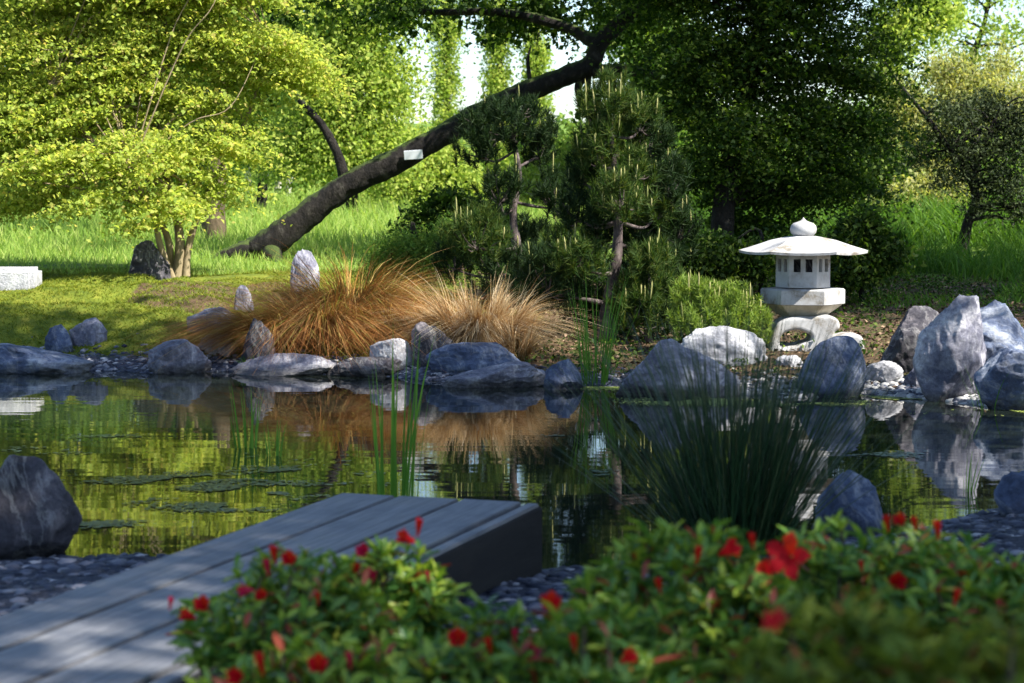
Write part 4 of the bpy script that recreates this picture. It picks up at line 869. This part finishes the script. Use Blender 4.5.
simple_tree('feathery green shrub at the foot of the leaning trunk behind the sedge', 412, 20, [(405, 250, 30, 24, 0), (430, 262, 24, 24, 0), (385, 262, 22, 16, 0), (450, 240, 18, 22, 0)], 'leaf_mid', 139, .045, 330, 70, .16, name='shrub', trunk_r=.03, cat='shrub', nlimb=8, aspect=.25)
simple_tree('dark green bush between the leaning trunk and the left pine', 450, 27, [(450, 215, 30, 22, 0), (480, 225, 30, 20, 0), (425, 225, 22, 16, 0)], 'leaf_dark', 140, .08, 220, 60, .28, name='shrub', trunk_r=.05, cat='shrub', nlimb=8)
# far mass of woods closing the horizon
rng = np.random.default_rng(150); n = 900
x = rng.uniform(-48, 48, n); y = rng.uniform(78, 100, n); top = 1.2 + 2.2 * (fbm(np.stack([x * .12, y * 0, x * 0], 1), 77, 3) + .6)
z = H(x, y) + rng.uniform(0, 1, n) ** .8 * top
cc = np.stack([x, y, z], 1); pts = (cc[:, None, :] + rng.normal(size=(n, 75, 3)) * [1.1, .9, .7]).reshape(-1, 3)
o = leaves('distant_woods', pts, .34, M['leaf_mid'], None, rng, up=.3); tag(o, 'distant strip of woodland closing off the meadow', 'woodland', kind='stuff')

# unseen trees added outside the frame only to shade the near half of the garden
def shade_tree(label, x, y, zc, R, seed, ncl=260, extra=(), tp=None):
    rng = np.random.default_rng(seed); z = Hz(x, y)
    t = thing('shade_tree', label, 'tree', (x, y, z), 'unseen trees added for shade')
    tp = tp or [[x, y, z - .1], [x + .1, y, zc * .4], [x - .1, y + .1, zc * .8], [x, y, zc + R[2] * .6]]; tr = [.3, .24, .17, .06]
    cc, pts = crown_points(rng, [((tp[-1][0], tp[-1][1], zc), R)] + list(extra), ncl, 60, .75, .6, .1); tubes('trunk', [(tp, tr)] + limbs_to(rng, cc, tp, tr, 24), M['bark_dark'], t, ns=8, sub=5)
    leaves('crown', pts, .2, M['leaf_dark'], t, rng, up=.3)
shade_tree('unseen broadleaf tree added right of the pond to shade the water', 6.8, 5.4, 8.6, (4.3, 4.2, 2.6), 161, 720, extra=[((6.9, 10.7, 8.6), (1.9, 1.6, 1.3))])
shade_tree('unseen leaning tree added to dapple the left bank with shade', 6.6, 10.2, 9.0, (2.5, 2.2, 1.6), 164, 70, tp=[[6.6, 10.2, 0], [6.2, 11.2, 3.5], [4.6, 12.2, 6.8], [2.6, 12.9, 9.4]])
shade_tree('unseen broadleaf tree added right of the camera to shade the azaleas', 6.4, -1.2, 7.4, (3.6, 3.6, 2.4), 162, 270)
shade_tree('tallest unseen tree, added right of the lantern to shade the pines', 12.2, 17.2, 11.5, (4.2, 4.0, 4.5), 163, 340)

# ------------------------------------------------------------------ azaleas
def azalea(label, px, Yd, top, rx, ry, seed, nshoot, mat='azalea', flowers=(), leafL=.056, extra=()):
    rng = np.random.default_rng(seed); bx = (px - 512) / F * Yd; z0 = Hz(bx, Yd); zt = P(px, top, Yd).z
    t = thing('azalea_bush', label, 'azalea', (bx, Yd, z0), 'azaleas along the near edge')
    cz = (z0 + zt) / 2 + (zt - z0) * .12; rz = zt - cz
    # hull of several lobes
    lobes = [(np.array([bx, Yd, cz]), np.array([rx, ry, rz]))]
    for _ in range(7):
        a = rng.uniform(0, 2 * pi); lobes.append((np.array([bx + cos(a) * rx * .6, Yd + sin(a) * ry * .6, cz - rng.uniform(0, .25) * rz]), np.array([rx, ry, rz]) * rng.uniform(.35, .6)))
    w = np.array([l[1][0] * l[1][2] for l in lobes]); w /= w.sum(); wh = rng.choice(len(lobes), nshoot, p=w)
    C = np.array([l[0] for l in lobes])[wh]; R = np.array([l[1] for l in lobes])[wh]
    d = unit(rng.normal(size=(nshoot, 3)) + [0, -.1, .35]); pts = C + d * R * rng.uniform(.6, 1.04, (nshoot, 1)); dirs = unit(d * .7 + [0, 0, .7] + rng.normal(size=d.shape) * .2)
    # whorls of leaves: 6-vertex elliptic folded blades
    k = 9; LL = leafL * rng.uniform(.6, 1.2, (nshoot * k, 1)); sd = np.repeat(dirs, k, 0)
    az = unit(np.cross(sd, rng.normal(size=sd.shape))); tilt = rng.uniform(.3, 1.7, (nshoot * k, 1)); ax = unit(sd * tilt + az); side = unit(np.cross(sd, az)); nr = unit(np.cross(ax, side))
    base = np.repeat(pts, k, 0) - sd * rng.uniform(0, .035, (nshoot * k, 1))
    rows = []
    for tt_, ww in ((0, .04), (.3, .115), (.6, .125), (1, .004)):
        c_ = base + ax * LL * tt_ - nr * LL * .25 * tt_ ** 2 * 0
        c_ = c_ + np.array([0, 0, -1]) * LL * .22 * tt_ ** 2
        rows += [c_ + side * LL * ww + sd * LL * .05, c_ - sd * LL * .03, c_ - side * LL * ww + sd * LL * .05]
    V = np.stack(rows, 1).reshape(-1, 3); b0 = (np.arange(nshoot * k) * 12)[:, None]; Fc = []
    for i in range(3):
        for j in range(2): a = i * 3 + j; Fc.append(b0 + np.array([[a, a + 1, a + 4, a + 3]]))
    raw_mesh('leaves', V, np.stack(Fc, 1).reshape(-1, 4), 4, M[mat], t, smooth=True)
    sp = []
    for i in rng.choice(nshoot, min(nshoot, 70), replace=False):
        a = np.array([bx, Yd, z0 - .03]) + rng.normal(size=3) * [.06, .06, 0]; m_ = (a + pts[i]) / 2 + np.array([(pts[i][0] - bx) * .2, (pts[i][1] - Yd) * .2, 0]); sp.append(([a, m_, pts[i]], [.009, .006, .003]))
    tubes('stems', sp, M['stem'], t, ns=5, sub=4, rough=.05)
    for (fx, fy, sc, kind) in flowers:
        c_ = P(fx, fy, Yd - ry * .75); fr = np.random.default_rng(int(fx * 7 + fy)); tilt = fr.uniform(.1, .7) if kind != 'bud' else 1.3; azm = fr.uniform(-2.6, -.5)
        n_ = Vector((cos(azm) * cos(tilt), sin(azm) * cos(tilt), sin(tilt))).normalized(); u_ = n_.orthogonal().normalized(); v_ = n_.cross(u_)
        bm = bmesh.new(); s = .026 * sc; op = {'open': 1.0, 'half': .5, 'bud': .26}[kind]
        for kk in range(5):
            a0 = 2 * pi * kk / 5 + fr.uniform(-.1, .1); e = u_ * cos(a0) + v_ * sin(a0); g_ = n_.cross(e); vr = []
            for tt_, ww, hh_ in ((0, .1, -.55), (.35, .3, -.14), (.72, .43, .08), (1.0, .3, .10), (1.25, .03, -.06)):
                c2 = Vector(c_) + e * s * (tt_ * op + .06) + n_ * s * (hh_ + (1 - op) * tt_ * 1.5); wob = fr.uniform(-.05, .05)
                vr.append([bm.verts.new(c2 + g_ * s * ww * (.5 + op * .5) + n_ * s * (.1 + wob)), bm.verts.new(c2), bm.verts.new(c2 - g_ * s * ww * (.5 + op * .5) + n_ * s * (.1 - wob))])
            for r0, r1 in zip(vr, vr[1:]):
                for j in range(2): bm.faces.new((r0[j], r0[j + 1], r1[j + 1], r1[j]))
        bm_obj('flower', bm, M['petal_pink' if (fx + fy) % 7 == 0 and kind != 'open' else 'petal'], t, smooth=True)
    return t
azalea('red-flowered azalea bush overlapping the deck planks', 285, 4.4, 552, .23, .24, 201, 330, flowers=[(205, 608, 1.1, 'half'), (192, 617, .9, 'half'), (250, 590, .9, 'half'), (262, 597, .8, 'half'), (275, 560, .9, 'bud'), (290, 562, 1, 'half'), (268, 572, .8, 'bud'), (312, 650, .7, 'bud'), (170, 607, .6, 'bud'), (318, 602, .6, 'bud')])
azalea('taller azalea bush at the deck end with scarlet buds', 385, 4.7, 540, .16, .2, 202, 260, flowers=[(365, 552, 1.0, 'half'), (350, 582, .9, 'half'), (372, 580, 1.1, 'half'), (355, 575, .8, 'bud'), (410, 540, 1.1, 'half'), (418, 532, .9, 'bud'), (428, 580, .6, 'bud')])
azalea('azalea bush at the bottom edge below the deck end', 330, 3.7, 640, .26, .22, 203, 240, flowers=[(240, 676, 1, 'half'), (262, 670, .9, 'bud'), (350, 665, .7, 'bud'), (318, 668, 1.1, 'half')])
azalea('low azalea bush in the bottom middle with a few red blooms', 500, 3.9, 612, .22, .25, 204, 300, flowers=[(458, 640, 1.1, 'half'), (528, 655, .9, 'half'), (548, 606, 1.2, 'half'), (490, 650, .7, 'bud'), (515, 640, .6, 'bud')])
azalea('azalea bush in front of the rushes with one large open scarlet bloom', 690, 4.2, 526, .24, .25, 205, 460, flowers=[(788, 556, 1.5, 'open'), (768, 572, .9, 'half'), (724, 552, 1.2, 'half'), (697, 560, .8, 'bud'), (753, 545, .7, 'bud'), (630, 616, .9, 'half'), (660, 590, .7, 'bud'), (620, 645, .8, 'bud')])
azalea('azalea bush left of the large scarlet bloom, reaching to the bottom edge', 605, 3.7, 606, .2, .22, 206, 280, flowers=[(624, 660, .9, 'half'), (575, 648, .7, 'bud')])
azalea('azalea bush in the right part with dark red buds on top', 880, 4.5, 524, .34, .3, 207, 620, flowers=[(893, 582, 1.2, 'half'), (888, 528, .8, 'bud'), (902, 523, .9, 'half'), (915, 528, .7, 'bud'), (862, 570, .6, 'bud'), (938, 535, .9, 'bud'), (948, 565, .6, 'bud')])
azalea('azalea bush at the right edge beside the near gravel', 1010, 4.2, 548, .28, .3, 208, 420, flowers=[(955, 602, .8, 'bud'), (1000, 610, .6, 'bud')])
azalea('olive green azalea closest to the camera, fully out of focus', 880, 2.7, 606, .3, .25, 209, 520, mat='azalea_olive', flowers=[(775, 620, .6, 'open'), (1015, 650, .6, 'half')])
azalea('second olive azalea close to the camera in the bottom right corner', 1010, 2.5, 596, .2, .2, 210, 300, mat='azalea_olive')

# ------------------------------------------------------------------ light
sdir = Vector((.77, -.45, 1.0)).normalized()
sun = bpy.data.lights.new('sun', 'SUN'); sun.energy = 5.0; sun.angle = radians(.6); sun.color = (1, .95, .86)
so = bpy.data.objects.new('sun', sun); link(so); so.rotation_euler = (-sdir).to_track_quat('-Z', 'Y').to_euler()
w = bpy.data.worlds.new('World'); scene.world = w; w.use_nodes = True; nt = w.node_tree; nt.nodes.clear()
sky = nt.nodes.new('ShaderNodeTexSky'); sky.sky_type = 'NISHITA'; sky.sun_disc = False
sky.sun_elevation = math.asin(sdir.z); sky.sun_rotation = atan2(sdir.x, sdir.y); sky.air_density = 1.0; sky.dust_density = .6; sky.ozone_density = 2.5
bg = nt.nodes.new('ShaderNodeBackground'); bg.inputs[1].default_value = .095; wo = nt.nodes.new('ShaderNodeOutputWorld')
nt.links.new(sky.outputs[0], bg.inputs[0]); nt.links.new(bg.outputs[0], wo.inputs[0])
vs = scene.view_settings; vs.view_transform = 'Standard'; vs.look = 'None'; vs.exposure = 1.5; vs.gamma = 1
try:
    scene.cycles.max_bounces = 6; scene.cycles.transparent_max_bounces = 4; scene.cycles.sample_clamp_indirect = 4
except Exception: pass
